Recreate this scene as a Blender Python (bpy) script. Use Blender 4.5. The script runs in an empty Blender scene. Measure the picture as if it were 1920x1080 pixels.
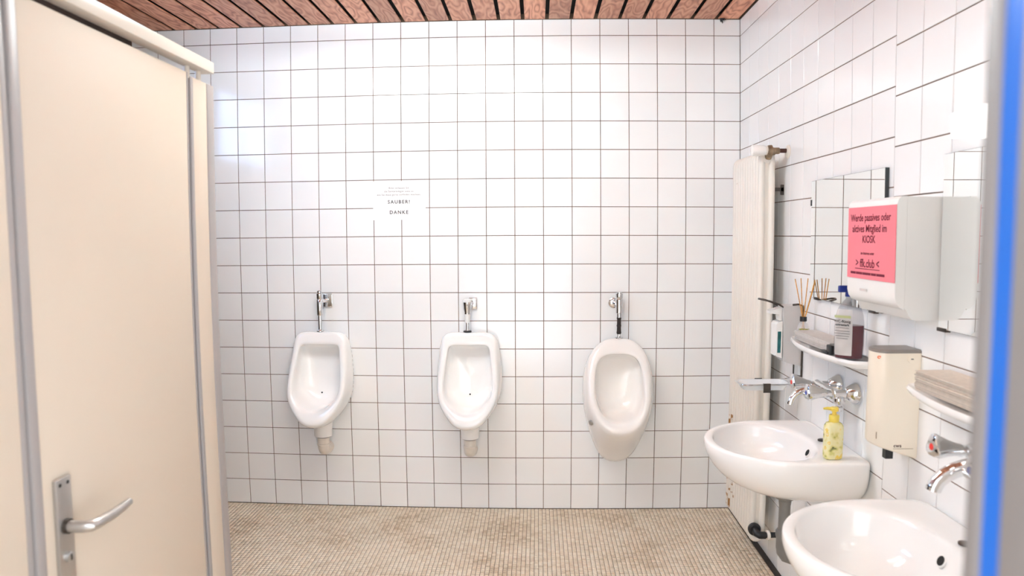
import bpy, bmesh, math, random
import numpy as np
from mathutils import Vector, Matrix

random.seed(7)
S = bpy.context.scene
COL = S.collection
PI = math.pi

# ------------------------------------------------------------------ camera
# wide-angle lens with barrel distortion (f = 25.4 mm on a 36 mm sensor)
F_PX, K1, K2 = 1356.8026, -0.1665, 0.1422
YAW, PIT, ROL = -0.0352, -0.0746, 0.0046
CAM = Vector((-1.0852, -3.8597, 1.5189))
cd = bpy.data.cameras.new('camera')
cam = bpy.data.objects.new('camera', cd)
COL.objects.link(cam)
S.camera = cam
cy, sy, cp, sp, cr, sr = math.cos(YAW), math.sin(YAW), math.cos(PIT), math.sin(PIT), math.cos(ROL), math.sin(ROL)
xr = Vector((cy, -sy, 0))
upv = Vector((-sp * sy, -sp * cy, cp))
fw = Vector((cp * sy, cp * cy, sp))
rt = cr * xr - sr * upv
up = sr * xr + cr * upv
M = Matrix.Identity(4)
for i in range(3):
    M[i][0], M[i][1], M[i][2], M[i][3] = rt[i], up[i], -fw[i], CAM[i]
cam.matrix_world = M
cd.sensor_width = 36.0
cd.sensor_fit = 'HORIZONTAL'
cd.lens = F_PX / 1920 * 36
cd.clip_start = 0.02
cd.type = 'PANO'
cd.panorama_type = 'FISHEYE_LENS_POLYNOMIAL'
cd.fisheye_fov = PI
ru = np.linspace(0.001, 1.0, 400)
rmm = ru * (1 + K1 * ru ** 2 + K2 * ru ** 4) * F_PX / 1920 * 36
A = np.stack([rmm, rmm ** 2, rmm ** 3, rmm ** 4], 1)
kk = np.linalg.lstsq(A, np.arctan(ru), rcond=None)[0]
cd.fisheye_polynomial_k0 = 0.0
cd.fisheye_polynomial_k1 = -float(kk[0])
cd.fisheye_polynomial_k2 = -float(kk[1])
cd.fisheye_polynomial_k3 = -float(kk[2])
cd.fisheye_polynomial_k4 = -float(kk[3])
cd.dof.use_dof = True
cd.dof.focus_distance = 3.75
cd.dof.aperture_fstop = 3.4

# ------------------------------------------------------------------ world, exposure
W = bpy.data.worlds.new('world')
S.world = W
W.use_nodes = True
W.node_tree.nodes['Background'].inputs[0].default_value = (0.90, 0.94, 1.0, 1)
W.node_tree.nodes['Background'].inputs[1].default_value = 1.5
S.view_settings.view_transform = 'Standard'
S.view_settings.look = 'None'
S.view_settings.exposure = 1.68
S.cycles.max_bounces = 8
S.cycles.diffuse_bounces = 6
S.cycles.glossy_bounces = 4
S.cycles.transmission_bounces = 6
S.cycles.caustics_refractive = False
S.cycles.caustics_reflective = False
S.view_settings.gamma = 1.0
S.view_settings.use_curve_mapping = False
TUBE_POWER = 25.0
PANE_POWER = 3.8
DOME_POWER = 2.5
MIRROR_LAMP_POWER = 1.0

# ------------------------------------------------------------------ materials
def mat(name, col, rough=0.4, metal=0.0, var=0.04, scale=8.0, bump=0.0, bscale=40.0, emit=0.0, emit_col=None,
        trans=0.0, coat=0.0, ior=1.5, rnd=0.0, stops=None, stretch=(1, 1, 1), rough_var=0.0, alpha=1.0):
    m = bpy.data.materials.new(name)
    m.use_nodes = True
    nt = m.node_tree
    N, L = nt.nodes, nt.links
    b = N['Principled BSDF']
    tc = N.new('ShaderNodeTexCoord')
    mp = N.new('ShaderNodeMapping')
    mp.inputs['Scale'].default_value = stretch
    L.new(tc.outputs['Object'], mp.inputs[0])
    nz = N.new('ShaderNodeTexNoise')
    nz.inputs['Scale'].default_value = scale
    nz.inputs['Detail'].default_value = 2
    L.new(mp.outputs[0], nz.inputs['Vector'])
    rp = N.new('ShaderNodeValToRGB')
    if stops:
        e = rp.color_ramp.elements
        while len(e) < len(stops):
            e.new(0.5)
        for k, (p, c) in enumerate(stops):
            e[k].position = p
            e[k].color = (*c, 1)
    else:
        rp.color_ramp.elements[0].position = 0.3
        rp.color_ramp.elements[1].position = 0.7
        rp.color_ramp.elements[0].color = (*[max(0, c * (1 - var)) for c in col], 1)
        rp.color_ramp.elements[1].color = (*[min(1, c * (1 + var)) for c in col], 1)
    L.new(nz.outputs[0], rp.inputs[0])
    out = rp.outputs[0]
    if rnd:
        oi = N.new('ShaderNodeObjectInfo')
        mr = N.new('ShaderNodeMapRange')
        mr.inputs[3].default_value = 1 - rnd
        mr.inputs[4].default_value = 1 + rnd
        L.new(oi.outputs['Random'], mr.inputs[0])
        mx = N.new('ShaderNodeVectorMath')
        mx.operation = 'SCALE'
        L.new(out, mx.inputs[0])
        L.new(mr.outputs[0], mx.inputs['Scale'])
        out = mx.outputs[0]
    L.new(out, b.inputs['Base Color'])
    b.inputs['Roughness'].default_value = rough
    b.inputs['Metallic'].default_value = metal
    b.inputs['IOR'].default_value = ior
    b.inputs['Transmission Weight'].default_value = trans
    b.inputs['Coat Weight'].default_value = coat
    b.inputs['Alpha'].default_value = alpha
    if emit:
        b.inputs['Emission Color'].default_value = (*(emit_col or col), 1)
        b.inputs['Emission Strength'].default_value = emit
    if bump:
        n2 = N.new('ShaderNodeTexNoise')
        n2.inputs['Scale'].default_value = bscale
        n2.inputs['Detail'].default_value = 3
        L.new(mp.outputs[0], n2.inputs['Vector'])
        bp = N.new('ShaderNodeBump')
        bp.inputs['Strength'].default_value = bump
        bp.inputs['Distance'].default_value = 0.01
        L.new(n2.outputs[0], bp.inputs['Height'])
        L.new(bp.outputs[0], b.inputs['Normal'])
    return m

MT = {}
MT['tile'] = mat('white_glazed_tile', (0.865, 0.87, 0.865), 0.11, var=0.015, scale=3, rnd=0.02)
MT['floor_grout'] = mat('dark_floor_grout', (0.10, 0.066, 0.042), 0.9, var=0.3, scale=5)
MT['grout'] = mat('brown_grout', (0.175, 0.115, 0.078), 0.9, var=0.3, scale=5)
MT['ceramic'] = mat('white_sanitary_ceramic', (0.88, 0.87, 0.85), 0.07, var=0.01, scale=4)
MT['ceramic_warm'] = mat('warm_white_ceramic', (0.87, 0.845, 0.81), 0.07, var=0.015, scale=4)
MT['chrome'] = mat('chrome', (0.78, 0.78, 0.79), 0.07, 1.0, var=0.05, scale=12)
MT['steel'] = mat('brushed_aluminium', (0.52, 0.50, 0.48), 0.35, 0.9, var=0.06, scale=30, stretch=(1, 1, 0.1))
MT['black'] = mat('black_plastic', (0.012, 0.012, 0.013), 0.4, var=0.2)
MT['hole'] = mat('dark_hole', (0.01, 0.009, 0.008), 0.8, var=0.2)
MT['white_plastic'] = mat('white_plastic', (0.84, 0.83, 0.80), 0.25, var=0.012)
MT['cream_plastic'] = mat('cream_plastic', (0.86, 0.775, 0.64), 0.28, var=0.02, scale=3)
MT['laminate'] = mat('cream_laminate', (0.62, 0.535, 0.435), 0.58, var=0.02, scale=2)
MT['rail'] = mat('cream_powder_coat', (0.66, 0.60, 0.52), 0.35, var=0.02, scale=4)
MT['alu'] = mat('matt_grey_profile', (0.36, 0.335, 0.325), 0.42, 0.1, var=0.04, scale=20, stretch=(1, 1, 0.1))
MT['grey_lid'] = mat('grey_lid_plastic', (0.24, 0.21, 0.185), 0.4, var=0.06)
MT['grey_plastic'] = mat('light_grey_plastic', (0.56, 0.54, 0.52), 0.35, var=0.02)
MT['pvc'] = mat('grey_drain_plastic', (0.20, 0.19, 0.175), 0.42, var=0.1, scale=14)
MT['pvc_white'] = mat('aged_white_plastic', (0.76, 0.70, 0.62), 0.3, var=0.05, scale=14)
MT['brass'] = mat('tarnished_brass', (0.34, 0.25, 0.16), 0.35, 0.8, var=0.3, scale=40)
MT['rust_pipe'] = mat('brown_painted_pipe', (0.075, 0.022, 0.012), 0.5, var=0.3, scale=40)
MT['wrap'] = mat('black_brown_pipe_wrap', (0.02, 0.013, 0.01), 0.45, var=0.6, scale=60)
MT['mirror'] = mat('silvered_mirror', (0.88, 0.89, 0.88), 0.004, 1.0, var=0.004)
MT['mirror_edge'] = mat('dark_mirror_edge', (0.03, 0.035, 0.035), 0.3, var=0.1)
MT['pink'] = mat('pink_paper', (0.90, 0.22, 0.265), 0.6, var=0.03, scale=6)
MT['red_ink'] = mat('dark_red_ink', (0.17, 0.005, 0.025), 0.7, var=0.05)
MT['ink'] = mat('black_ink', (0.03, 0.03, 0.03), 0.7, var=0.05)
MT['grey_ink'] = mat('grey_ink', (0.14, 0.13, 0.125), 0.7, var=0.05)
MT['paper'] = mat('white_paper', (0.88, 0.87, 0.85), 0.45, var=0.01)
MT['towel'] = mat('grey_paper_towel', (0.60, 0.57, 0.53), 0.9, var=0.06, scale=60, rnd=0.12)
MT['towel_cream'] = mat('recycled_paper_towel', (0.60, 0.53, 0.45), 0.9, var=0.06, scale=60, rnd=0.16)
MT['yellow_cap'] = mat('yellow_pump_plastic', (0.80, 0.62, 0.10), 0.3, var=0.03)
MT['stick'] = mat('orange_reed', (0.68, 0.32, 0.06), 0.6, var=0.25, scale=60)
MT['glass'] = mat('clear_glass', (0.96, 0.97, 0.96), 0.03, var=0.005, alpha=0.22)
MT['clear_plastic'] = mat('clear_plastic', (0.22, 0.22, 0.25), 0.06, var=0.01, alpha=0.24)
MT['red_liquid'] = mat('red_cleaner_liquid', (0.11, 0.001, 0.005), 0.12, ior=1.3, var=0.05)
MT['label_grey'] = mat('silver_grey_label', (0.55, 0.52, 0.50), 0.35, var=0.16, scale=14)
MT['label_green'] = mat('pale_green_print', (0.44, 0.46, 0.22), 0.5, var=0.1)
MT['blue_cap'] = mat('blue_trigger_plastic', (0.012, 0.03, 0.22), 0.3, var=0.05)
MT['blue_paint'] = mat('blue_door_paint', (0.006, 0.10, 0.42), 0.3, var=0.03, scale=2)
MT['grey_paint'] = mat('grey_frame_paint', (0.175, 0.155, 0.145), 0.45, var=0.03, scale=3)
MT['plaster'] = mat('white_plaster', (0.75, 0.73, 0.70), 0.8, var=0.02, scale=3)
MT['dark_wood'] = mat('dark_wood_panel', (0.035, 0.022, 0.018), 0.6, var=0.3, scale=10, stretch=(6, 1, 1))
MT['black_board'] = mat('black_ceiling_board', (0.008, 0.006, 0.005), 0.9, var=0.3)
MT['dark_joint'] = mat('dark_floor_joint', (0.035, 0.027, 0.022), 0.7, var=0.3, scale=20)
MT['teal'] = mat('teal_window', (0.02, 0.13, 0.13), 0.2, var=0.3, scale=40)
MT['red_dot'] = mat('red_marker', (0.8, 0.02, 0.01), 0.3, var=0.05)
MT['blue_dot'] = mat('blue_marker', (0.01, 0.04, 0.30), 0.3, var=0.05)
MT['orange'] = mat('orange_print', (0.85, 0.16, 0.03), 0.5, var=0.05)
MT['dish'] = mat('frosted_white_dish', (0.78, 0.81, 0.82), 0.2, var=0.02, coat=0.4)
MT['clip'] = mat('dark_metal_clip', (0.075, 0.06, 0.05), 0.35, 0.6, var=0.2, scale=40)
MT['tube'] = mat('fluorescent_tube', (1, 1, 1), 0.4, emit=TUBE_POWER, emit_col=(0.83, 0.965, 1.0), var=0.0)
MT['dome'] = mat('opal_dome_glass', (1, 1, 1), 0.3, emit=DOME_POWER, emit_col=(0.90, 0.97, 1.0), var=0.0)
MT['lamp_glass'] = mat('opal_lamp_glass', (1, 1, 1), 0.3, emit=MIRROR_LAMP_POWER, emit_col=(1.0, 0.95, 0.88), var=0.0)
MT['pane'] = mat('frosted_window_pane', (0.8, 0.85, 0.9), 0.4, emit=PANE_POWER, emit_col=(0.35, 0.55, 1.0), var=0.0)

def wood_mat():
    m = bpy.data.materials.new('red_brown_slat_wood')
    m.use_nodes = True
    N, L = m.node_tree.nodes, m.node_tree.links
    b = N['Principled BSDF']
    tc = N.new('ShaderNodeTexCoord')
    oi = N.new('ShaderNodeObjectInfo')
    vm = N.new('ShaderNodeVectorMath'); vm.operation = 'ADD'
    sc = N.new('ShaderNodeVectorMath'); sc.operation = 'SCALE'; sc.inputs['Scale'].default_value = 37.0
    cb = N.new('ShaderNodeCombineXYZ')
    L.new(oi.outputs['Random'], cb.inputs[0]); L.new(oi.outputs['Random'], cb.inputs[1])
    L.new(cb.outputs[0], sc.inputs[0])
    L.new(tc.outputs['Object'], vm.inputs[0]); L.new(sc.outputs[0], vm.inputs[1])
    mp = N.new('ShaderNodeMapping'); mp.inputs['Scale'].default_value = (9, 2.2, 9)
    L.new(vm.outputs[0], mp.inputs[0])
    n1 = N.new('ShaderNodeTexNoise'); n1.inputs['Scale'].default_value = 1.0; n1.inputs['Detail'].default_value = 2
    L.new(mp.outputs[0], n1.inputs['Vector'])
    mu = N.new('ShaderNodeMath'); mu.operation = 'MULTIPLY'; mu.inputs[1].default_value = 11.0
    L.new(n1.outputs[0], mu.inputs[0])
    fr = N.new('ShaderNodeMath'); fr.operation = 'PINGPONG'; fr.inputs[1].default_value = 0.5
    L.new(mu.outputs[0], fr.inputs[0])
    n2 = N.new('ShaderNodeTexNoise'); n2.inputs['Scale'].default_value = 60.0; n2.inputs['Detail'].default_value = 4
    mp2 = N.new('ShaderNodeMapping'); mp2.inputs['Scale'].default_value = (1, 0.08, 1)
    L.new(vm.outputs[0], mp2.inputs[0]); L.new(mp2.outputs[0], n2.inputs['Vector'])
    ad = N.new('ShaderNodeMath'); ad.operation = 'MULTIPLY_ADD'; ad.inputs[1].default_value = 0.7
    L.new(n2.outputs[0], ad.inputs[0]); L.new(fr.outputs[0], ad.inputs[2])
    rp = N.new('ShaderNodeValToRGB')
    e = rp.color_ramp.elements
    e[0].position = 0.25; e[0].color = (0.33, 0.105, 0.055, 1)
    e[1].position = 0.85; e[1].color = (0.72, 0.36, 0.22, 1)
    x = e.new(0.5); x.color = (0.56, 0.23, 0.13, 1)
    L.new(ad.outputs[0], rp.inputs[0])
    mr = N.new('ShaderNodeMapRange'); mr.inputs[3].default_value = 0.75; mr.inputs[4].default_value = 1.2
    L.new(oi.outputs['Random'], mr.inputs[0])
    s2 = N.new('ShaderNodeVectorMath'); s2.operation = 'SCALE'
    L.new(rp.outputs[0], s2.inputs[0]); L.new(mr.outputs[0], s2.inputs['Scale'])
    L.new(s2.outputs[0], b.inputs['Base Color'])
    b.inputs['Roughness'].default_value = 0.45
    return m
MT['wood'] = wood_mat()

def mosaic_mat():
    m = bpy.data.materials.new('sand_mosaic_tile')
    m.use_nodes = True
    N, L = m.node_tree.nodes, m.node_tree.links
    b = N['Principled BSDF']
    tc = N.new('ShaderNodeTexCoord')
    sn = N.new('ShaderNodeVectorMath'); sn.operation = 'SNAP'; sn.inputs[1].default_value = (0.0203, 0.0203, 1)
    L.new(tc.outputs['Object'], sn.inputs[0])
    wn = N.new('ShaderNodeTexWhiteNoise')
    L.new(sn.outputs[0], wn.inputs['Vector'])
    n1 = N.new('ShaderNodeTexNoise'); n1.inputs['Scale'].default_value = 4.0; n1.inputs['Detail'].default_value = 6
    L.new(tc.outputs['Object'], n1.inputs['Vector'])
    ad = N.new('ShaderNodeMath'); ad.operation = 'MULTIPLY_ADD'; ad.inputs[1].default_value = 0.3
    L.new(wn.outputs['Value'], ad.inputs[0]); L.new(n1.outputs[0], ad.inputs[2])
    rp = N.new('ShaderNodeValToRGB')
    e = rp.color_ramp.elements
    e[0].position = 0.35; e[0].color = (0.58, 0.445, 0.305, 1)
    e[1].position = 0.85; e[1].color = (0.86, 0.75, 0.60, 1)
    x = e.new(0.6); x.color = (0.77, 0.64, 0.485, 1)
    L.new(ad.outputs[0], rp.inputs[0])
    L.new(rp.outputs[0], b.inputs['Base Color'])
    b.inputs['Roughness'].default_value = 0.5
    return m
MT['mosaic'] = mosaic_mat()

def radiator_mat():
    m = mat('cream_radiator_enamel', (0.79, 0.745, 0.675), 0.3, var=0.03, scale=6)
    N, L = m.node_tree.nodes, m.node_tree.links
    b = N['Principled BSDF']
    src = b.inputs['Base Color'].links[0].from_socket
    g = N.new('ShaderNodeNewGeometry')
    n = N.new('ShaderNodeTexNoise'); n.inputs['Scale'].default_value = 26; n.inputs['Detail'].default_value = 5
    L.new(g.outputs['Position'], n.inputs['Vector'])
    n2 = N.new('ShaderNodeTexNoise'); n2.inputs['Scale'].default_value = 3.4
    L.new(g.outputs['Position'], n2.inputs['Vector'])
    mm = N.new('ShaderNodeMath'); mm.operation = 'MULTIPLY'
    # rust gathers at the low far end of the radiator
    sx = N.new('ShaderNodeSeparateXYZ'); L.new(g.outputs['Position'], sx.inputs[0])
    fz = N.new('ShaderNodeMapRange'); fz.inputs[1].default_value = 0.15; fz.inputs[2].default_value = 0.75; fz.inputs[3].default_value = 1.0; fz.inputs[4].default_value = 0.62
    fy = N.new('ShaderNodeMapRange'); fy.inputs[1].default_value = -0.66; fy.inputs[2].default_value = -0.34; fy.inputs[3].default_value = 0.62; fy.inputs[4].default_value = 1.18
    L.new(sx.outputs[2], fz.inputs[0]); L.new(sx.outputs[1], fy.inputs[0])
    mf = N.new('ShaderNodeMath'); mf.operation = 'MULTIPLY'
    L.new(fz.outputs[0], mf.inputs[0]); L.new(fy.outputs[0], mf.inputs[1])
    m3 = N.new('ShaderNodeMath'); m3.operation = 'MULTIPLY'
    L.new(n2.outputs[0], m3.inputs[0]); L.new(mf.outputs[0], m3.inputs[1])
    L.new(n.outputs[0], mm.inputs[0]); L.new(m3.outputs[0], mm.inputs[1])
    r = N.new('ShaderNodeValToRGB')
    r.color_ramp.elements[0].position = 0.285; r.color_ramp.elements[0].color = (0, 0, 0, 1)
    r.color_ramp.elements[1].position = 0.32; r.color_ramp.elements[1].color = (1, 1, 1, 1)
    L.new(mm.outputs[0], r.inputs[0])
    mx = N.new('ShaderNodeMix'); mx.data_type = 'RGBA'
    L.new(r.outputs[0], mx.inputs[0]); L.new(src, mx.inputs[6])
    mx.inputs[7].default_value = (0.36, 0.17, 0.05, 1)
    L.new(mx.outputs[2], b.inputs['Base Color'])
    return m
MT['radiator'] = radiator_mat()
MT['soap'] = mat('lemon_print_soap', (0.8, 0.75, 0.3), 0.2, scale=34, coat=0.3, stops=[
    (0.30, (0.045, 0.06, 0.03)), (0.365, (0.60, 0.56, 0.18)), (0.46, (0.78, 0.72, 0.36)), (0.58, (0.80, 0.76, 0.46)),
    (0.66, (0.78, 0.55, 0.06)), (0.72, (0.85, 0.82, 0.72))])
MT['diffuser_label'] = mat('lemon_print_label', (0.8, 0.75, 0.3), 0.3, scale=70, stops=[
    (0.35, (0.05, 0.06, 0.03)), (0.45, (0.55, 0.48, 0.08)), (0.6, (0.8, 0.78, 0.6))])

# ------------------------------------------------------------------ mesh helpers (world coordinates)
class MB:
    def __init__(s):
        s.v, s.f = [], []

    def add(s, vs, fs):
        o = len(s.v)
        s.v += [tuple(v) for v in vs]
        s.f += [tuple(i + o for i in f) for f in fs]
        return s

    def box(s, x0, x1, y0, y1, z0, z1, bev=0.0, seg=2):
        if bev <= 0:
            v = [(x, y, z) for x in (x0, x1) for y in (y0, y1) for z in (z0, z1)]
            return s.add(v, [(0, 1, 3, 2), (4, 6, 7, 5), (0, 4, 5, 1), (2, 3, 7, 6), (0, 2, 6, 4), (1, 5, 7, 3)])
        bm = bmesh.new()
        bmesh.ops.create_cube(bm, size=1)
        for v in bm.verts:
            v.co = Vector(((x0 + x1) / 2 + v.co.x * (x1 - x0), (y0 + y1) / 2 + v.co.y * (y1 - y0), (z0 + z1) / 2 + v.co.z * (z1 - z0)))
        bmesh.ops.bevel(bm, geom=bm.edges[:], offset=bev, segments=seg, affect='EDGES', profile=0.5)
        s.bm(bm)
        return s

    def bm(s, bm):
        bm.verts.index_update()
        s.add([v.co[:] for v in bm.verts], [[v.index for v in f.verts] for f in bm.faces])
        bm.free()

    def rings(s, rings, cap0=True, cap1=True, closed=True):
        n = len(rings[0])
        vs = [p for r in rings for p in r]
        fs = []
        for i in range(len(rings) - 1):
            for j in range(n if closed else n - 1):
                k = (j + 1) % n
                fs.append((i * n + j, i * n + k, (i + 1) * n + k, (i + 1) * n + j))
        if cap0:
            fs.append(tuple(range(n))[::-1])
        if cap1:
            fs.append(tuple((len(rings) - 1) * n + j for j in range(n)))
        return s.add(vs, fs)

    def lathe(s, prof, origin, axis, n=24, cap=True):
        """prof: (distance along axis, radius)"""
        a = Vector(axis).normalized()
        t = Vector((0, 0, 1)) if abs(a.z) < 0.9 else Vector((1, 0, 0))
        u = a.cross(t).normalized()
        w = a.cross(u)
        o = Vector(origin)
        rs = [[o + a * d + (u * math.cos(2 * PI * k / n) + w * math.sin(2 * PI * k / n)) * max(r, 1e-5) for k in range(n)] for d, r in prof]
        return s.rings(rs, cap, cap)

    def cyl(s, p0, p1, r, n=20, r1=None):
        d = Vector(p1) - Vector(p0)
        return s.lathe([(0, r), (d.length, r if r1 is None else r1)], p0, d, n)

    def tube(s, path, r, n=14, closed=False, ry=None, side=None):
        """r: radius or list; side: fixed lateral direction with its own radius ry"""
        P = [Vector(p) for p in path]
        m = len(P)
        rs = []
        prev = None
        for i, p in enumerate(P):
            if closed:
                t = (P[(i + 1) % m] - P[i - 1]).normalized()
            else:
                t = (P[min(i + 1, m - 1)] - P[max(i - 1, 0)]).normalized()
            if side is not None:
                u = Vector(side)
            elif prev is None:
                u = t.cross(Vector((0, 0, 1)) if abs(t.z) < 0.9 else Vector((1, 0, 0))).normalized()
            else:
                u = (prev - t * prev.dot(t)).normalized()
            prev = u
            w = t.cross(u).normalized()
            q = r[i] if isinstance(r, (list, tuple)) else r
            qu = q if ry is None else ry
            rs.append([p + u * (qu * math.cos(2 * PI * k / n)) + w * (q * math.sin(2 * PI * k / n)) for k in range(n)])
        if closed:
            rs.append(rs[0])
            return s.rings(rs, False, False)
        return s.rings(rs)

    def prism(s, prof, axis, a0, a1):
        """prof: list of 2D points; axis 'x' -> (y,z), 'y' -> (x,z), 'z' -> (x,y)"""
        def P(p, a):
            return {'x': (a, p[0], p[1]), 'y': (p[0], a, p[1]), 'z': (p[0], p[1], a)}[axis]
        return s.rings([[P(p, a0) for p in prof], [P(p, a1) for p in prof]])

def wloc(o):
    v = Vector((0, 0, 0))
    while o is not None:
        v = v + o.location
        o = o.parent
    return v

def link(name, me, parent=None, loc=(0, 0, 0)):
    o = bpy.data.objects.new(name, me)
    COL.objects.link(o)
    o.parent = parent
    o.location = loc
    return o

def finish(me, smooth, angle=40):
    bm = bmesh.new()
    bm.from_mesh(me)
    bmesh.ops.remove_doubles(bm, verts=bm.verts, dist=1e-6)
    bmesh.ops.recalc_face_normals(bm, faces=bm.faces)
    if smooth:
        lim = math.radians(angle)
        for f in bm.faces:
            f.smooth = True
        for e in bm.edges:
            if len(e.link_faces) == 2 and e.calc_face_angle(0) > lim:
                e.smooth = False
    bm.to_mesh(me)
    bm.free()

def build(name, mb, m, parent=None, smooth=True, angle=40, sub=0, base=None):
    """links the collected shape (world coordinates) as ONE mesh object"""
    if base is None:
        if parent is not None:
            b = wloc(parent)
        else:
            a = np.array(mb.v)
            b = Vector(((a[:, 0].min() + a[:, 0].max()) / 2, (a[:, 1].min() + a[:, 1].max()) / 2, a[:, 2].min()))
    else:
        b = Vector(base)
    me = bpy.data.meshes.new(name)
    me.from_pydata([tuple(Vector(v) - b) for v in mb.v], [], mb.f)
    finish(me, smooth, angle)
    me.materials.append(MT[m])
    o = link(name, me, parent, (0, 0, 0) if parent is not None else b)
    if sub:
        md = o.modifiers.new('subdivision', 'SUBSURF')
        md.levels = md.render_levels = sub
    return o

def tag(o, label, cat, group=None, kind=None):
    o['label'] = label
    o['category'] = cat
    if group:
        o['group'] = group
    if kind:
        o['kind'] = kind
    return o

def thing(name, label, cat, loc, group=None):
    o = bpy.data.objects.new(name, None)
    o.empty_display_size = 0.05
    COL.objects.link(o)
    o.location = loc
    return tag(o, label, cat, group)

def text(name, s, size, loc, right, upd, m, parent, spacing=1.0, bold=0.0, xs=1.0, align='CENTER'):
    """flat printed lettering as a mesh at loc, reading along 'right'"""
    c = bpy.data.curves.new(name, 'FONT')
    c.body = s
    c.size = size
    c.align_x = align
    c.align_y = 'CENTER'
    c.space_character = spacing
    c.offset = bold
    c.resolution_u = 3
    t = bpy.data.objects.new(name, c)
    COL.objects.link(t)
    dg = bpy.context.evaluated_depsgraph_get()
    me = bpy.data.meshes.new_from_object(t.evaluated_get(dg))
    bpy.data.objects.remove(t)
    bpy.data.curves.remove(c)
    me.materials.clear()
    me.materials.append(MT[m])
    b = wloc(parent)
    R, U, L0 = Vector(right).normalized(), Vector(upd).normalized(), Vector(loc)
    for v in me.vertices:
        v.co = L0 + R * v.co.x * xs + U * v.co.y - b
    me.name = name
    return link(name, me, parent)

# ================================================================== THE SETTING
P = 0.152            # tile pitch
H0 = 2.5734          # first full joint below the ceiling
V0 = -0.1402         # first vertical joint left of the corner
CEIL = 2.662
XL = -3.336          # left wall
YF = -3.30           # wall with the entrance door
YS = -1.689          # vertical joint in the right wall where the rows jump
GR = 0.0034          # joint width

def bounds(lo, hi, start, step):
    """joint positions between lo and hi"""
    r = [lo]
    k0 = math.ceil((lo - start) / step + 1e-6)
    x = start + k0 * step
    while x < hi - 1e-6:
        r.append(x)
        x += step
    r.append(hi)
    return r

tile_cache = {}
def tile_mesh(w, h):
    """slab with a chamfered edge, front face in the local XZ plane facing -Y"""
    key = (round(w, 3), round(h, 3))
    if key in tile_cache:
        return tile_cache[key]
    a, b, c, d = w / 2, h / 2, 0.0012, 0.006
    ring = lambda x, z, y: [(-x, y, -z), (x, y, -z), (x, y, z), (-x, y, z)]
    mb = MB().rings([ring(a, b, d), ring(a, b, c), ring(a - c, b - c, 0)], cap0=False)
    me = bpy.data.meshes.new('tile')
    me.from_pydata(mb.v, [], mb.f)
    finish(me, False)
    me.materials.append(MT['tile'])
    tile_cache[key] = me
    return me

def project(p):
    d = Vector(p) - CAM
    dep = d.dot(fw)
    if dep < 0.05:
        return None
    u, v = d.dot(rt) / dep, d.dot(up) / dep
    r2 = u * u + v * v
    g = 1 + K1 * r2 + K2 * r2 * r2
    return 960 + F_PX * u * g, 540 - F_PX * v * g

def tile_wall(wall, cells, rotz, limit, keep):
    """cells: (centre, width, height); the ones in view become single tiles, the rest one part"""
    b = wloc(wall)
    sel, rest = [], []
    for c in cells:
        (sel if keep(c) else rest).append(c)
    sel.sort(key=lambda c: (Vector(c[0]) - CAM).length)
    rest += sel[limit:]
    sel = sel[:limit]
    for c, w, h in sel:
        o = link('tile', tile_mesh(w, h), wall, Vector(c) - b)
        o.rotation_euler = (random.uniform(-1, 1) * 0.0012, random.uniform(-1, 1) * 0.0006, rotz + random.uniform(-1, 1) * 0.0012)
    mb = MB()
    ca, sa = math.cos(rotz), math.sin(rotz)
    for c, w, h in rest:
        me = tile_mesh(w, h)
        mb.add([(c[0] + v.co.x * ca - v.co.y * sa, c[1] + v.co.x * sa + v.co.y * ca, c[2] + v.co.z) for v in me.vertices],
               [tuple(p.vertices) for p in me.polygons])
    if rest:
        o = build('remaining_tiles', mb, 'tile', wall, smooth=False)
        o['kind'] = 'stuff'

def in_frame(c, m=30):
    q = project(c)
    return q is not None and -m < q[0] < 1920 + m and -m < q[1] < 1080 + m

# --- back wall
wb = build('wall_back', MB().box(XL - 0.1, 0.1, 0.0025, 0.10, -0.05, CEIL + 0.1), 'grout', smooth=False)
tag(wb, 'white square-tiled back wall with brown joints behind the urinals', 'wall', kind='structure')
xs = bounds(XL, 0.0, V0, P)
zs = bounds(0.0, CEIL, H0 - 20 * P, P)
cells = []
for i in range(len(xs) - 1):
    for j in range(len(zs) - 1):
        w, h = xs[i + 1] - xs[i] - GR, zs[j + 1] - zs[j] - GR
        if w > 0.004 and h > 0.004:
            cells.append((((xs[i] + xs[i + 1]) / 2, 0.0, (zs[j] + zs[j + 1]) / 2), w, h))
def keep_back(c):
    q = project(c[0])
    return in_frame(c[0]) and q[0] > 395 + max(0, (q[1] - 400) * 0.06) and not (q[0] > 1350 and q[1] > 800)
tile_wall(wb, cells, 0.0, 300, keep_back)

# --- right wall (two runs of tiles whose rows do not meet)
wr = build('wall_right', MB().box(0.0025, 0.10, YF - 0.12, 0.0, -0.05, CEIL + 0.1), 'grout', smooth=False)
tag(wr, 'white square-tiled right wall with washbasins and radiator', 'wall', kind='structure')
cells = []
for ys, zs in ((bounds(YS, 0.0, YS, P), bounds(0.0, CEIL, H0 - 20 * P, P)),
               (bounds(YF, YS, YS - 20 * P, P), bounds(0.0, CEIL, 2.087 - 20 * 0.1518, 0.1518))):
    for i in range(len(ys) - 1):
        for j in range(len(zs) - 1):
            w, h = ys[i + 1] - ys[i] - GR, zs[j + 1] - zs[j] - GR
            if w > 0.004 and h > 0.004:
                cells.append(((0.0, (ys[i] + ys[i + 1]) / 2, (zs[j] + zs[j + 1]) / 2), w, h))
tile_wall(wr, cells, -PI / 2, 300, lambda c: in_frame(c[0], 60) and project(c[0])[0] < 1870)

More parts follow.
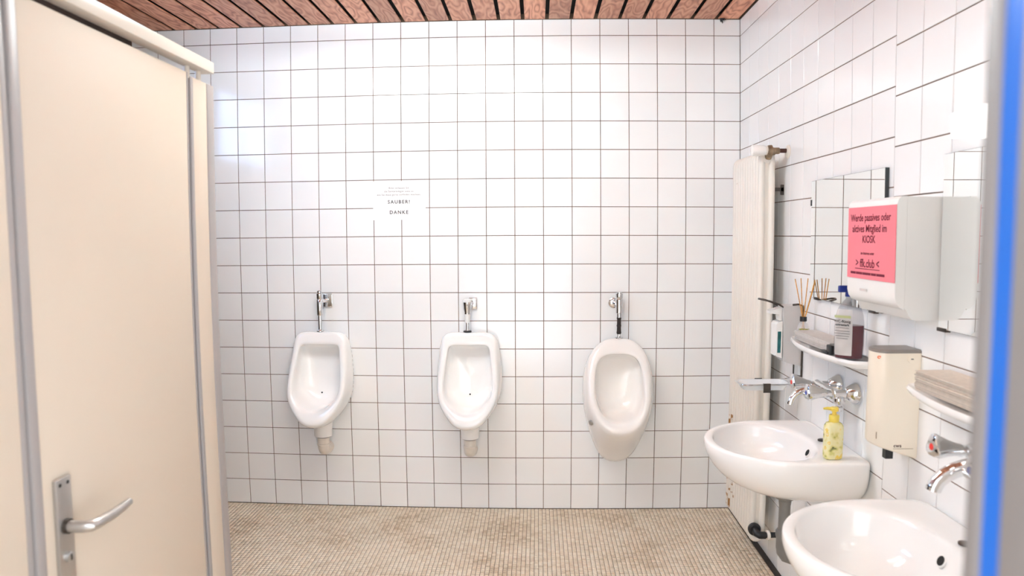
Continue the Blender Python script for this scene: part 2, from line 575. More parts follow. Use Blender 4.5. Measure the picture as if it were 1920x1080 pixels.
# --- left wall, front wall with the entrance
wl = build('wall_left', MB().box(XL - 0.10, XL, YF, 0.0, -0.05, CEIL + 0.1), 'dark_wood', smooth=False)
tag(wl, 'dark panelled wall glimpsed above the cubicle door', 'wall', kind='structure')
mb = MB()
DX0, DX1 = -1.78, -0.745
mb.box(XL, DX0, YF - 0.12, YF, 0, CEIL)
mb.box(DX1 + 0.03, 0.0, YF - 0.12, YF, 0, CEIL)
mb.box(DX0, DX1 + 0.03, YF - 0.12, YF, 2.12, CEIL)
wf = build('wall_front', mb, 'plaster', smooth=False)
tag(wf, 'white plastered wall around the entrance doorway', 'wall', kind='structure')

# --- floor
fl = build('floor', MB().box(XL, 0.0, YF - 1.2, 0.0, -0.06, -0.0012), 'floor_grout', smooth=False)
tag(fl, 'sand coloured small mosaic floor with dark joints', 'floor', kind='structure')
p2, t2 = 0.0203, 0.0185
nx, ny = int(-XL / p2) - 1, int(-(YF - 0.6) / p2)
ix, iy = np.meshgrid(np.arange(nx), np.arange(ny))
cx = -0.024 - p2 * (ix.ravel() + 0.5)
cyy = -0.003 - p2 * (iy.ravel() + 0.5)
hh = t2 / 2
off = np.array([(-hh, -hh), (hh, -hh), (hh, hh), (-hh, hh)])
rng = np.random.default_rng(3)
dz = rng.uniform(-0.0002, 0.0002, len(cx))
vt = np.zeros((len(cx), 8, 3))
for k in range(4):
    vt[:, k, 0] = cx + off[k, 0]; vt[:, k, 1] = cyy + off[k, 1]; vt[:, k, 2] = dz
    vt[:, k + 4, 0] = cx + off[k, 0]; vt[:, k + 4, 1] = cyy + off[k, 1]; vt[:, k + 4, 2] = -0.003
fq = np.array([(0, 1, 2, 3), (0, 4, 5, 1), (1, 5, 6, 2), (2, 6, 7, 3), (3, 7, 4, 0)])
fa = (fq[None] + (np.arange(len(cx)) * 8)[:, None, None]).reshape(-1, 4)
me = bpy.data.meshes.new('mosaic_tiles')
b0 = np.array(wloc(fl))
vv = vt.reshape(-1, 3) - b0
me.vertices.add(len(vv)); me.vertices.foreach_set('co', vv.ravel())
me.loops.add(fa.size); me.loops.foreach_set('vertex_index', fa.ravel())
me.polygons.add(len(fa)); me.polygons.foreach_set('loop_start', np.arange(0, fa.size, 4))
me.update(calc_edges=True); me.validate()
me.materials.append(MT['mosaic'])
mo = link('mosaic_tiles', me, fl)
mo['kind'] = 'stuff'
bb = build('baseboard_right', MB().prism([(-0.022, 0.0), (-0.022, 0.0015), (-0.010, 0.003), (-0.0005, 0.009), (-0.0005, 0.0)], 'y', YF, -0.001), 'dark_joint', smooth=False)
tag(bb, 'dark joint strip along the foot of the right wall', 'baseboard', kind='structure')

# --- ceiling of wooden slats on a black board
ce = build('ceiling', MB().box(XL - 0.1, 0.1, YF - 0.12, 0.1, CEIL + 0.03, CEIL + 0.08), 'black_board', smooth=False)
tag(ce, 'red-brown wooden slat ceiling with black gaps', 'ceiling', kind='structure')
PS, WS = 0.1283, 0.1085
me = bpy.data.meshes.new('slat')
m0 = MB().box(-WS / 2, WS / 2, -(-YF - 0.006) / 2, (-YF - 0.006) / 2, 0, 0.007, bev=0.001, seg=1)
me.from_pydata(m0.v, [], m0.f); finish(me, False); me.materials.append(MT['wood'])
x = -0.012 - WS / 2
k = 0
while x - WS / 2 > XL:
    o = link('slat', me, ce, Vector((x, YF / 2 - 0.003, CEIL + random.uniform(-0.0012, 0.0012))) - wloc(ce))
    o.rotation_euler = (0, 0, random.uniform(-0.0006, 0.0006))
    x -= PS
tf = MB()
for dx, dz_, dy in ((0.0, 0.0, 0.0), (0.012, -0.004, -0.004), (-0.006, -0.012, -0.002), (0.002, -0.02, -0.006), (0.02, 0.0, -0.003)):
    tf.tube([(-0.104 + dx * 0.3, -0.012, CEIL + 0.008), (-0.102 + dx * 0.7, -0.012 + dy * 0.5, CEIL - 0.004 + dz_ * 0.5), (-0.10 + dx, -0.010 + dy, CEIL - 0.008 + dz_)], [0.006, 0.005, 0.001], 6)
tag(build('cable_tuft', tf, 'black', smooth=False), 'frayed black tuft hanging from the ceiling gap by the right corner', 'debris')

# --- high window in the left wall, above the cubicles
WY0, WY1 = -2.00, -0.95
wn = build('window_1', MB().box(XL, XL + 0.05, WY0, WY0 + 0.05, 2.02, 2.60).box(XL, XL + 0.05, WY1 - 0.05, WY1, 2.02, 2.60)
           .box(XL, XL + 0.05, WY0, WY1, 2.02, 2.07).box(XL, XL + 0.05, WY0, WY1, 2.55, 2.60).box(XL, XL + 0.045, -1.490, -1.460, 2.05, 2.57), 'rail', smooth=False)
tag(wn, 'frosted high window in the left wall behind the cubicle', 'window', kind='structure')
for y0, y1 in ((WY0 + 0.05, -1.490), (-1.460, WY1 - 0.05)):
    build('pane', MB().box(XL + 0.004, XL + 0.012, y0, y1, 2.07, 2.55), 'pane', wn, smooth=False)

# --- entrance door frame, right jamb close to the lens
def on_x(px, py, X):
    u, v = (px - 960) / F_PX, (540 - py) / F_PX
    rd = math.hypot(u, v); r = rd
    for _ in range(60):
        r = rd / (1 + K1 * r * r + K2 * r ** 4)
    d = fw + rt * (u * r / rd) + up * (v * r / rd)
    return CAM + d * ((X - CAM.x) / d.x)
XJ = -0.752
j0, j1, j2 = on_x(1828, 540, XJ).y, on_x(1856, 540, XJ).y, on_x(1893, 540, XJ).y
df = build('door_frame', MB().box(XJ, DX1 + 0.03, j1, j0, 0, 2.12, bev=0.003).box(XJ, DX1 + 0.03, YF - 0.16, j2, 0, 2.12, bev=0.003)
           .box(DX0 - 0.03, DX0 + 0.02, YF - 0.16, YF + 0.01, 0, 2.12).box(DX0, DX1, YF - 0.16, YF + 0.01, 2.08, 2.13), 'grey_paint')
tag(df, 'grey steel entrance door frame with a blue rebate at the right edge', 'door frame', kind='structure')
build('rebate', MB().box(XJ + 0.003, DX1 + 0.028, j2, j1, 0, 2.12), 'blue_paint', df, smooth=False)['label'] = 'bright blue painted rebate'

# ================================================================== LIGHT FITTINGS
lp = thing('ceiling_lamp', 'twin-tube fluorescent batten mounted on the slat ceiling', 'lamp', (-1.62, -1.46, CEIL))
build('housing', MB().box(-2.30, -0.94, -1.56, -1.36, CEIL - 0.045, CEIL - 0.002, bev=0.006), 'white_plastic', lp)
for yy in (-1.30, -1.63):
    build('tube', MB().lathe([(0, 0.004), (0.0, 0.017), (1.30, 0.017), (1.30, 0.004)], (-2.27, yy, 2.585), (1, 0, 0), 16), 'tube', lp)
    for xx in (-2.275, -0.975):
        build('tube_holder', MB().prism([(min(yy, -1.46), CEIL - 0.03), (max(yy, -1.46), CEIL - 0.03), (max(yy, -1.46), CEIL - 0.002), (min(yy, -1.46), CEIL - 0.002)], 'x', xx - 0.012, xx + 0.012)
              .box(xx - 0.012, xx + 0.012, yy - 0.02, yy + 0.02, 2.565, CEIL - 0.002), 'white_plastic', lp, smooth=False)

cl2 = thing('ceiling_lamp', 'round opal lamp on the ceiling near the entrance', 'lamp', (-0.46, -2.95, CEIL))
build('base_ring', MB().lathe([(0, 0.150), (0.018, 0.150), (0.022, 0.140)], (-0.46, -2.95, CEIL - 0.0015), (0, 0, -1), 40), 'white_plastic', cl2)
build('dome', MB().lathe([(0, 0.138), (0.012, 0.136), (0.030, 0.115), (0.042, 0.080), (0.048, 0.040), (0.050, 0.004)], (-0.46, -2.95, CEIL - 0.0238), (0, 0, -1), 32), 'dome', cl2)
wlp = thing('mirror_lamp', 'glowing white box lamp on the wall above the nearer mirror', 'lamp', (0, -2.40, 1.746))
build('back_plate', MB().box(-0.016, -0.0005, -2.66, -2.15, 1.744, 1.81, bev=0.002), 'white_plastic', wlp)
build('diffuser', MB().box(-0.100, -0.0162, -2.655, -2.157, 1.746, 1.806, bev=0.004), 'lamp_glass', wlp)

# ================================================================== TOILET CUBICLE
cf = thing('cubicle_front', 'cream fixed panels, posts and head rail framing the cubicle door', 'partition', (-2.0, -2.3, 0))
XP = -2.0
build('end_panel', MB().box(XP - 0.026, XP, -1.995, -1.915, 0.14, 1.945, bev=0.002), 'laminate', cf)
build('edge_profile', MB().box(XP - 0.028, XP + 0.002, -1.915, -1.872, 0.14, 1.945, bev=0.004), 'alu', cf)
build('hinge_profile', MB().box(XP - 0.026, XP + 0.001, -2.0105, -1.995, 0.14, 1.945, bev=0.003), 'alu', cf)
build('gap_shade', MB().box(XP - 0.026, XP - 0.018, -2.0235, -2.0110, 0.14, 1.945), 'black', cf, smooth=False)  # black strip set into the open door gap in place of its shade
build('lock_profile', MB().box(XP - 0.026, XP + 0.003, -2.672, -2.648, 0.14, 1.985, bev=0.003), 'alu', cf)
build('lock_seal', MB().box(XP - 0.026, XP - 0.001, -2.690, -2.6745, 0.14, 1.985, bev=0.003), 'alu', cf)
build('side_panel', MB().box(XP - 0.026, XP, YF + 0.004, -2.6910, 0.14, 1.945, bev=0.002), 'laminate', cf)
build('head_rail', MB().box(XP - 0.022, XP + 0.018, YF + 0.004, -1.903, 1.972, 2.004, bev=0.003), 'rail', cf)
for yy in (-2.009, -1.945):
    build('rail_post', MB().cyl((XP - 0.010, yy, 1.940), (XP - 0.010, yy, 1.976), 0.0075), 'rail', cf)
for yy in (-1.94, -2.69):
    build('foot', MB().lathe([(0, 0.03), (0.008, 0.03), (0.012, 0.011), (0.145, 0.011)], (XP - 0.013, yy, 0.0), (0, 0, 1)), 'alu', cf)
sp_ = build('cubicle_side_wall', MB().box(XL + 0.002, XP - 0.030, -1.925, -1.899, 0.14, 1.945, bev=0.002), 'laminate')
tag(sp_, 'cream side panel closing the cubicle towards the urinals', 'partition')

cdoor = thing('cubicle_door', 'cream toilet cubicle door with brushed metal lever handle', 'door', (XP, -2.33, 0.15))
build('leaf', MB().box(XP - 0.026, XP, -2.646, -2.031, 0.15, 1.952, bev=0.002), 'laminate', cdoor)
build('edge_strip', MB().box(XP - 0.026, XP + 0.0008, -2.0305, -2.0245, 0.15, 1.952, bev=0.001), 'alu', cdoor)
pl = build('handle_plate', MB().box(XP + 0.0004, XP + 0.009, -2.622, -2.578, 0.845, 1.062, bev=0.003), 'steel', cdoor)
for yy in (-2.611, -2.589):
    build('screw', MB().lathe([(0, 0.0038), (0.0008, 0.0038)], (XP + 0.0086, yy, 1.050), (1, 0, 0), 10), 'hole', pl)
build('lever', MB().tube([(XP + 0.008, -2.600, 0.966), (XP + 0.045, -2.600, 0.966), (XP + 0.056, -2.594, 0.966), (XP + 0.060, -2.578, 0.9655),
                         (XP + 0.060, -2.54, 0.964), (XP + 0.060, -2.50, 0.965), (XP + 0.060, -2.472, 0.968)],
                        [0.0115, 0.0115, 0.0115, 0.0112, 0.0105, 0.0095, 0.0078], 16), 'steel', cdoor)
build('lever_collar', MB().cyl((XP + 0.008, -2.600, 0.966), (XP + 0.016, -2.600, 0.966), 0.0145), 'clip', cdoor)
lk = build('lock_cylinder', MB().lathe([(0, 0.0105), (0.006, 0.0105), (0.007, 0.009)], (XP + 0.0085, -2.600, 0.905), (1, 0, 0)), 'steel', cdoor)
build('keyhole', MB().box(XP + 0.0150, XP + 0.0162, -2.6015, -2.5985, 0.899, 0.911), 'hole', lk, smooth=False)

# ================================================================== URINALS
def loop(pts, n=56):
    """closed smooth outline resampled to n points, pts (x,z) counter-clockwise from the top"""
    m = len(pts)
    cr_ = []
    for i in range(m):
        p0, p1, p2, p3 = (np.array(pts[(i + k) % m], float) for k in (-1, 0, 1, 2))
        for t in np.linspace(0, 1, 24, endpoint=False):
            cr_.append(0.5 * ((2 * p1) + (-p0 + p2) * t + (2 * p0 - 5 * p1 + 4 * p2 - p3) * t * t + (-p0 + 3 * p1 - 3 * p2 + p3) * t ** 3))
    c = np.array(cr_)
    d = np.r_[0, np.cumsum(np.linalg.norm(np.diff(np.r_[c, c[:1]], axis=0), axis=1))]
    s = np.linspace(0, d[-1], n, endpoint=False)
    c2 = np.r_[c, c[:1]]
    return np.stack([np.interp(s, d, c2[:, k]) for k in range(2)], 1)

def sym(half):
    """half outline from top centre down the -x side to bottom centre; mirrored to a closed loop"""
    return half + [(-x, z) for x, z in half[::-1] if abs(x) > 1e-9]

def urinal_angular(X, label):
    t = thing('urinal', label, 'urinal', (X, 0, 0.47), 'urinals on the back wall')
    back = loop(sym([(0, 0.985), (-0.10, 0.985), (-0.145, 0.965), (-0.165, 0.90), (-0.175, 0.78), (-0.172, 0.68), (-0.14, 0.60), (-0.075, 0.525), (-0.03, 0.505), (0, 0.50)]))
    mid = loop(sym([(0, 1.000), (-0.10, 1.000), (-0.143, 0.975), (-0.158, 0.90), (-0.170, 0.78), (-0.166, 0.685), (-0.135, 0.60), (-0.075, 0.525), (-0.03, 0.502), (0, 0.498)]))
    rim_o = loop(sym([(0, 1.000), (-0.095, 0.999), (-0.133, 0.975), (-0.143, 0.90), (-0.154, 0.78), (-0.156, 0.70), (-0.138, 0.638), (-0.092, 0.572), (-0.045, 0.534), (0, 0.525)]))
    crest = loop(sym([(0, 0.975), (-0.090, 0.974), (-0.118, 0.955), (-0.127, 0.90), (-0.140, 0.78), (-0.140, 0.70), (-0.115, 0.635), (-0.065, 0.578), (-0.03, 0.562), (0, 0.558)]))
    rim_i = loop(sym([(0, 0.934), (-0.085, 0.934), (-0.106, 0.925), (-0.113, 0.885), (-0.125, 0.78), (-0.126, 0.715), (-0.110, 0.668), (-0.065, 0.622), (-0.028, 0.602), (0, 0.598)]))
    def dep(z):   # how far the rim stands out from the wall
        s = min(1, max(0, (1.0 - z) / 0.46))
        return 0.085 + 0.205 * (s ** 1.15)
    R = []
    w = lambda ring, fy: [(X + x, fy(z), z) for x, z in ring]
    R.append(w(back, lambda z: -0.001))
    R.append(w(0.5 * (back + mid), lambda z: -0.03 - 0.25 * dep(z)))
    R.append(w(mid, lambda z: -0.55 * dep(z)))
    R.append(w(0.5 * mid + 0.5 * rim_o, lambda z: -0.85 * dep(z)))
    R.append(w(rim_o, lambda z: -0.965 * dep(z)))
    R.append(w(0.45 * rim_o + 0.55 * crest, lambda z: -1.015 * dep(z)))
    R.append(w(0.3 * crest + 0.7 * rim_i, lambda z: -1.0 * dep(z)))
    R.append(w(rim_i, lambda z: -0.955 * dep(z)))
    cc = np.array([0, 0.72])
    for s, fy in ((1.0, 0.82), (0.995, 0.55), (0.965, 0.36), (0.80, 0.25)):
        ring = cc + (rim_i - cc) * np.array([s, s])
        R.append(w(ring, lambda z, fy=fy: -max(0.030, fy * dep(z)) ))
    ring = cc + (rim_i - cc) * 0.4
    R.append(w(ring, lambda z: -0.030 - 0.10 * max(0, 0.70 - z)))
    mb = MB().rings(R)
    build('bowl', mb, 'ceramic', t, sub=1, angle=180)
    build('neck', MB().lathe([(0, 0.044), (0.004, 0.049), (0.04, 0.050), (0.085, 0.054), (0.11, 0.056)], (X, -0.085, 0.428), (0, 0, 1), 28), 'ceramic', t)
    dr = build('drain_hole', MB().lathe([(0, 0.0045), (0.002, 0.0045)], (X + 0.004, -0.093, 0.672), (0, -0.8, 0.6), 12), 'hole', t)
    tr = build('waste_pipe', MB().tube([(X, -0.085, 0.432), (X, -0.085, 0.385), (X, -0.083, 0.368), (X, -0.070, 0.352), (X, -0.048, 0.346), (X, -0.001, 0.346)], [0.033, 0.033, 0.034, 0.034, 0.034, 0.034], 20), 'pvc_white', t)
    build('pipe_ring', MB().lathe([(0, 0.0335), (0.003, 0.036), (0.012, 0.036), (0.014, 0.0335)], (X, -0.085, 0.376), (0, 0, 1), 24), 'pvc_white', tr)
    build('pipe_seal', MB().lathe([(0, 0.036), (0.004, 0.0385), (0.0045, 0.03)], (X, -0.085, 0.4235), (0, 0, 1), 24), 'hole', tr)
    return t

u1 = urinal_angular(-2.253, 'white angular ceramic urinal nearest the cubicle')
u2 = urinal_angular(-1.447, 'middle one of the three white urinals, under the white-capped flush valve')

def urinal_oval(X):
    t = thing('urinal', 'rounded oval white urinal with a long tapered base, nearest the radiator', 'urinal', (X, 0, 0.25), 'urinals on the back wall')
    back = loop(sym([(0, 0.945), (-0.075, 0.935), (-0.140, 0.885), (-0.178, 0.80), (-0.190, 0.70), (-0.180, 0.59), (-0.150, 0.46), (-0.105, 0.33), (-0.06, 0.268), (0, 0.252)]))
    mid = loop(sym([(0, 0.965), (-0.075, 0.955), (-0.138, 0.905), (-0.172, 0.82), (-0.183, 0.71), (-0.175, 0.61), (-0.140, 0.48), (-0.095, 0.385), (-0.05, 0.34), (0, 0.33)]))
    rim_o = loop(sym([(0, 0.972), (-0.070, 0.963), (-0.128, 0.918), (-0.158, 0.84), (-0.166, 0.74), (-0.160, 0.655), (-0.130, 0.575), (-0.085, 0.525), (-0.04, 0.505), (0, 0.500)]))
    rim_i = loop(sym([(0, 0.888), (-0.060, 0.884), (-0.100, 0.860), (-0.119, 0.81), (-0.124, 0.74), (-0.122, 0.675), (-0.100, 0.612), (-0.065, 0.578), (-0.03, 0.566), (0, 0.563)]))
    def dep(z):
        s = min(1.15, max(0, (0.985 - z) / 0.44))
        return 0.075 + 0.225 * (s ** 1.05)
    w = lambda ring, fy: [(X + x, fy(z), z) for x, z in ring]
    R = [w(back, lambda z: -0.001)]
    low = lambda z: min(1.0, max(0.12, (z - 0.22) / 0.40))     # the base recedes to the wall
    R.append(w(0.6 * back + 0.4 * mid, lambda z: -(0.02 + 0.35 * dep(z) * low(z))))
    R.append(w(mid, lambda z: -(0.03 + 0.55 * dep(z) * low(z))))
    R.append(w(0.45 * mid + 0.55 * rim_o, lambda z: -0.80 * dep(z) * (0.55 + 0.45 * low(z))))
    R.append(w(rim_o, lambda z: -0.96 * dep(z)))
    R.append(w(0.55 * rim_o + 0.45 * rim_i, lambda z: -1.01 * dep(z)))
    R.append(w(0.2 * rim_o + 0.8 * rim_i, lambda z: -0.995 * dep(z)))
    R.append(w(rim_i, lambda z: -0.95 * dep(z)))
    cc = np.array([0, 0.72])
    for s, fy in ((1.0, 0.80), (0.995, 0.52), (0.96, 0.33), (0.80, 0.23)):
        R.append(w(cc + (rim_i - cc) * s, lambda z, fy=fy: -max(0.028, fy * dep(z))))
    R.append(w(cc + (rim_i - cc) * 0.4, lambda z: -0.028 - 0.06 * max(0, 0.70 - z)))
    build('bowl', MB().rings(R), 'ceramic_warm', t, sub=1, angle=180)
    build('screw_cap', MB().lathe([(0, 0.014), (0.006, 0.014), (0.009, 0.010)], (X - 0.147, -0.215, 0.552), (-0.55, -0.75, -0.3), 20), 'steel', t)
    return t
u3 = urinal_oval(-0.662)

# flush valves
def wall_plate(x, z, s, par):
    return build('wall_plate', MB().box(x - s / 2, x + s / 2, -0.010, -0.0005, z - s * 0.7, z + s * 0.7, bev=0.003), 'chrome', par)

v1 = thing('flush_valve', 'slim chrome flush valve above the urinal nearest the cubicle', 'flush valve', (-2.258, -0.055, 1.003), 'flush valves above the urinals')
X1, Y1 = -2.258, -0.058
build('body', MB().lathe([(0, 0.014), (0.005, 0.0165), (0.085, 0.0165), (0.088, 0.014), (0.092, 0.0165), (0.118, 0.0165), (0.122, 0.013)], (X1, Y1, 1.088), (0, 0, 1)), 'chrome', v1)
build('push_button', MB().lathe([(0, 0.012), (0.012, 0.012), (0.015, 0.009)], (X1, Y1, 1.2085), (0, 0, 1)), 'chrome', v1)
build('flush_pipe', MB().cyl((X1, Y1, 1.004), (X1, Y1, 1.092), 0.0105), 'chrome', v1)
build('pipe_flange', MB().lathe([(0, 0.022), (0.004, 0.022), (0.012, 0.0115)], (X1, Y1, 1.0015), (0, 0, 1)), 'chrome', v1)
build('inlet', MB().cyl((X1 + 0.010, Y1, 1.165), (X1 + 0.03, -0.008, 1.165), 0.010), 'chrome', v1)
wall_plate(X1 + 0.032, 1.165, 0.05, v1)

v2 = thing('flush_valve', 'short chrome flush valve with white cap above the middle urinal', 'flush valve', (-1.458, -0.055, 1.003), 'flush valves above the urinals')
X2, Y2 = -1.456, -0.058
build('body', MB().lathe([(0, 0.018), (0.006, 0.018), (0.03, 0.0225), (0.062, 0.0245)], (X2, Y2, 1.098), (0, 0, 1)), 'chrome', v2)
build('cap', MB().lathe([(0, 0.0245), (0.012, 0.0245), (0.018, 0.018), (0.02, 0.008)], (X2, Y2, 1.1605), (0, 0, 1)), 'white_plastic', v2)
build('sleeve', MB().lathe([(0, 0.0135), (0.045, 0.0155)], (X2, Y2, 1.052), (0, 0, 1)), 'white_plastic', v2)
build('flush_pipe', MB().cyl((X2, Y2, 1.008), (X2, Y2, 1.054), 0.0095), 'chrome', v2)
build('pipe_flange', MB().lathe([(0, 0.022), (0.006, 0.022), (0.009, 0.014)], (X2, Y2, 1.0015), (0, 0, 1)), 'black', v2)
build('inlet', MB().cyl((X2 + 0.015, Y2, 1.150), (X2 + 0.022, -0.008, 1.150), 0.010), 'chrome', v2)
wall_plate(X2 + 0.026, 1.148, 0.045, v2)

v3 = thing('flush_valve', 'chrome flush valve with black-wrapped pipe above the oval urinal', 'flush valve', (-0.655, -0.055, 0.975), 'flush valves above the urinals')
X3, Y3 = -0.655, -0.058
build('body', MB().lathe([(0, 0.013), (0.02, 0.013), (0.024, 0.0185), (0.095, 0.0195), (0.098, 0.017), (0.102, 0.0195), (0.120, 0.0195), (0.126, 0.0185)], (X3, Y3, 1.078), (0, 0, 1)), 'chrome', v3)
build('push_button', MB().lathe([(0, 0.014), (0.006, 0.014)], (X3, Y3, 1.2045), (0, 0, 1)), 'chrome', v3)
build('pipe_wrap', MB().lathe([(0, 0.011), (0.008, 0.013), (0.015, 0.0115), (0.035, 0.0105), (0.045, 0.0125), (0.052, 0.0105), (0.075, 0.0105), (0.085, 0.0125), (0.09, 0.011)], (X3, Y3, 0.990), (0, 0, 1)), 'wrap', v3)
build('flush_pipe', MB().cyl((X3, Y3, 0.974), (X3, Y3, 0.992), 0.009), 'chrome', v3)
build('pipe_flange', MB().lathe([(0, 0.023), (0.004, 0.022), (0.01, 0.010)], (X3, Y3, 0.9685), (0, 0, 1)), 'chrome', v3)
build('inlet', MB().cyl((X3 - 0.012, Y3, 1.150), (X3 - 0.022, -0.008, 1.150), 0.010), 'chrome', v3)
build('wall_plate', MB().lathe([(0, 0.027), (0.004, 0.027), (0.008, 0.02)], (X3 - 0.024, -0.0005, 1.150), (0, -1, 0)), 'chrome', v3)

# notice on the back wall
nt_ = thing('notice', 'laminated white notice with black print taped to the back wall', 'sign', (-1.824, -0.002, 1.596))
build('sheet', MB().box(-1.967, -1.681, -0.0022, -0.0004, 1.598, 1.806), 'paper', nt_, smooth=False)
NX = -1.826
for s, z, sz, spc in (('Bitte verlassen Sie', 1.769, 0.0135, 1.05), ('die Sanitäranlagen stets so', 1.751, 0.0135, 1.05), ('wie Sie diese gerne vorfinden möchten.', 1.733, 0.0135, 1.05)):
    text('lettering', s, sz, (NX, -0.0028, z), (1, 0, 0), (0, 0, 1), 'grey_ink', nt_, spc, xs=1.05)
text('lettering', 'SAUBER!', 0.026, (NX, -0.0028, 1.694), (1, 0, 0), (0, 0, 1), 'ink', nt_, 1.3, 0.0004)
text('lettering', 'DANKE', 0.026, (NX, -0.0028, 1.638), (1, 0, 0), (0, 0, 1), 'ink', nt_, 1.3, 0.0004)

# ================================================================== RADIATOR
ra = thing('radiator', 'tall cream column radiator with rust spots in the right corner', 'radiator', (-0.086, -0.51, 0.12))
XF, XB, ZB, ZT = -0.108, -0.064, 0.135, 1.868
rc, xm = (XB - XF) / 2, (XF + XB) / 2
path = []
for k in range(9):
    a = PI * k / 8
    path.append((xm - rc * math.cos(a), 0, ZT - rc + rc * math.sin(a)))
for k in range(9):
    a = PI + PI * k / 8
    path.append((xm - rc * math.cos(a), 0, ZB + rc + rc * math.sin(a)))
full = []
for i, p in enumerate(path):
    full.append(p)
sec = MB().tube(full, 0.0150, 16, closed=True, ry=0.0152, side=(0, 1, 0))
me = None
NS, PSEC = 11, 0.0405
for k in range(NS):
    y = -0.720 + k * PSEC
    if me is None:
        me = bpy.data.meshes.new('section')
        me.from_pydata([tuple(Vector(v) - Vector((-0.086, 0, 0.12))) for v in sec.v], [], sec.f)
        finish(me, True, 180)
        me.materials.append(MT['radiator'])
    o = link('section', me, ra, (0, y + 0.51, 0))
for z in (1.845, 0.165):
    build('header', MB().cyl((xm, -0.735, z), (xm, -0.30, z), 0.019), 'radiator', ra)
build('end_web', MB().box(XF, XB, -0.724, -0.716, ZB + 0.02, ZT - 0.03), 'radiator', ra, smooth=False)
YV = -0.752
build('thermostat_head', MB().lathe([(0, 0.019), (0.012, 0.0235), (0.05, 0.0245), (0.060, 0.0235), (0.064, 0.018)], (-0.100, YV, 1.877), (-1, 0, 0)), 'white_plastic', ra)
build('thermostat_ring', MB().lathe([(0, 0.020), (0.010, 0.020)], (-0.094, YV, 1.877), (-1, 0, 0), 12), 'pvc_white', ra)
build('valve_body', MB().lathe([(0, 0.014), (0.008, 0.026), (0.022, 0.028), (0.026, 0.018), (0.038, 0.016)], (-0.098, YV, 1.874), (1, 0, 0)).cyl((-0.082, YV, 1.872), (-0.082, -0.728, 1.850), 0.016), 'brass', ra)
build('valve_nut', MB().lathe([(0, 0.013), (0.003, 0.0155), (0.02, 0.0155), (0.024, 0.013)], (-0.064, YV, 1.876), (1, 0, 0), 6), 'brass', ra)
build('supply_pipe', MB().cyl((-0.045, YV, 1.877), (-0.001, YV, 1.877), 0.0095), 'rust_pipe', ra)
build('pipe_rosette', MB().lathe([(0, 0.030), (0.003, 0.030), (0.008, 0.022), (0.010, 0.011)], (-0.0004, YV, 1.873), (-1, 0, 0)), 'pvc_white', ra)
build('return_elbow', MB().lathe([(0, 0.028), (0.014, 0.029), (0.02, 0.022)], (-0.103, -0.735, 0.190), (0, -1, 0))
      .tube([(-0.103, -0.750, 0.188), (-0.100, -0.770, 0.180), (-0.088, -0.775, 0.174), (-0.062, -0.772, 0.172)], 0.0165, 14), 'black', ra)
build('return_pipe', MB().cyl((-0.062, -0.772, 0.172), (-0.001, -0.765, 0.170), 0.0125), 'black', ra)
build('return_nut', MB().lathe([(0, 0.019), (0.003, 0.022), (0.011, 0.022), (0.014, 0.019)], (-0.056, -0.7715, 0.172), (1, 0.1, 0), 12), 'pvc_white', ra)
build('pipe_collar', MB().lathe([(0, 0.022), (0.004, 0.021)], (-0.0005, -0.765, 0.170), (-1, 0, 0), 16), 'rust_pipe', ra)
build('wall_bracket', MB().box(-0.062, -0.0005, -0.70, -0.692, 1.706, 1.722).box(-0.014, -0.0005, -0.70, -0.692, 1.69, 1.735), 'clip', ra, smooth=False)

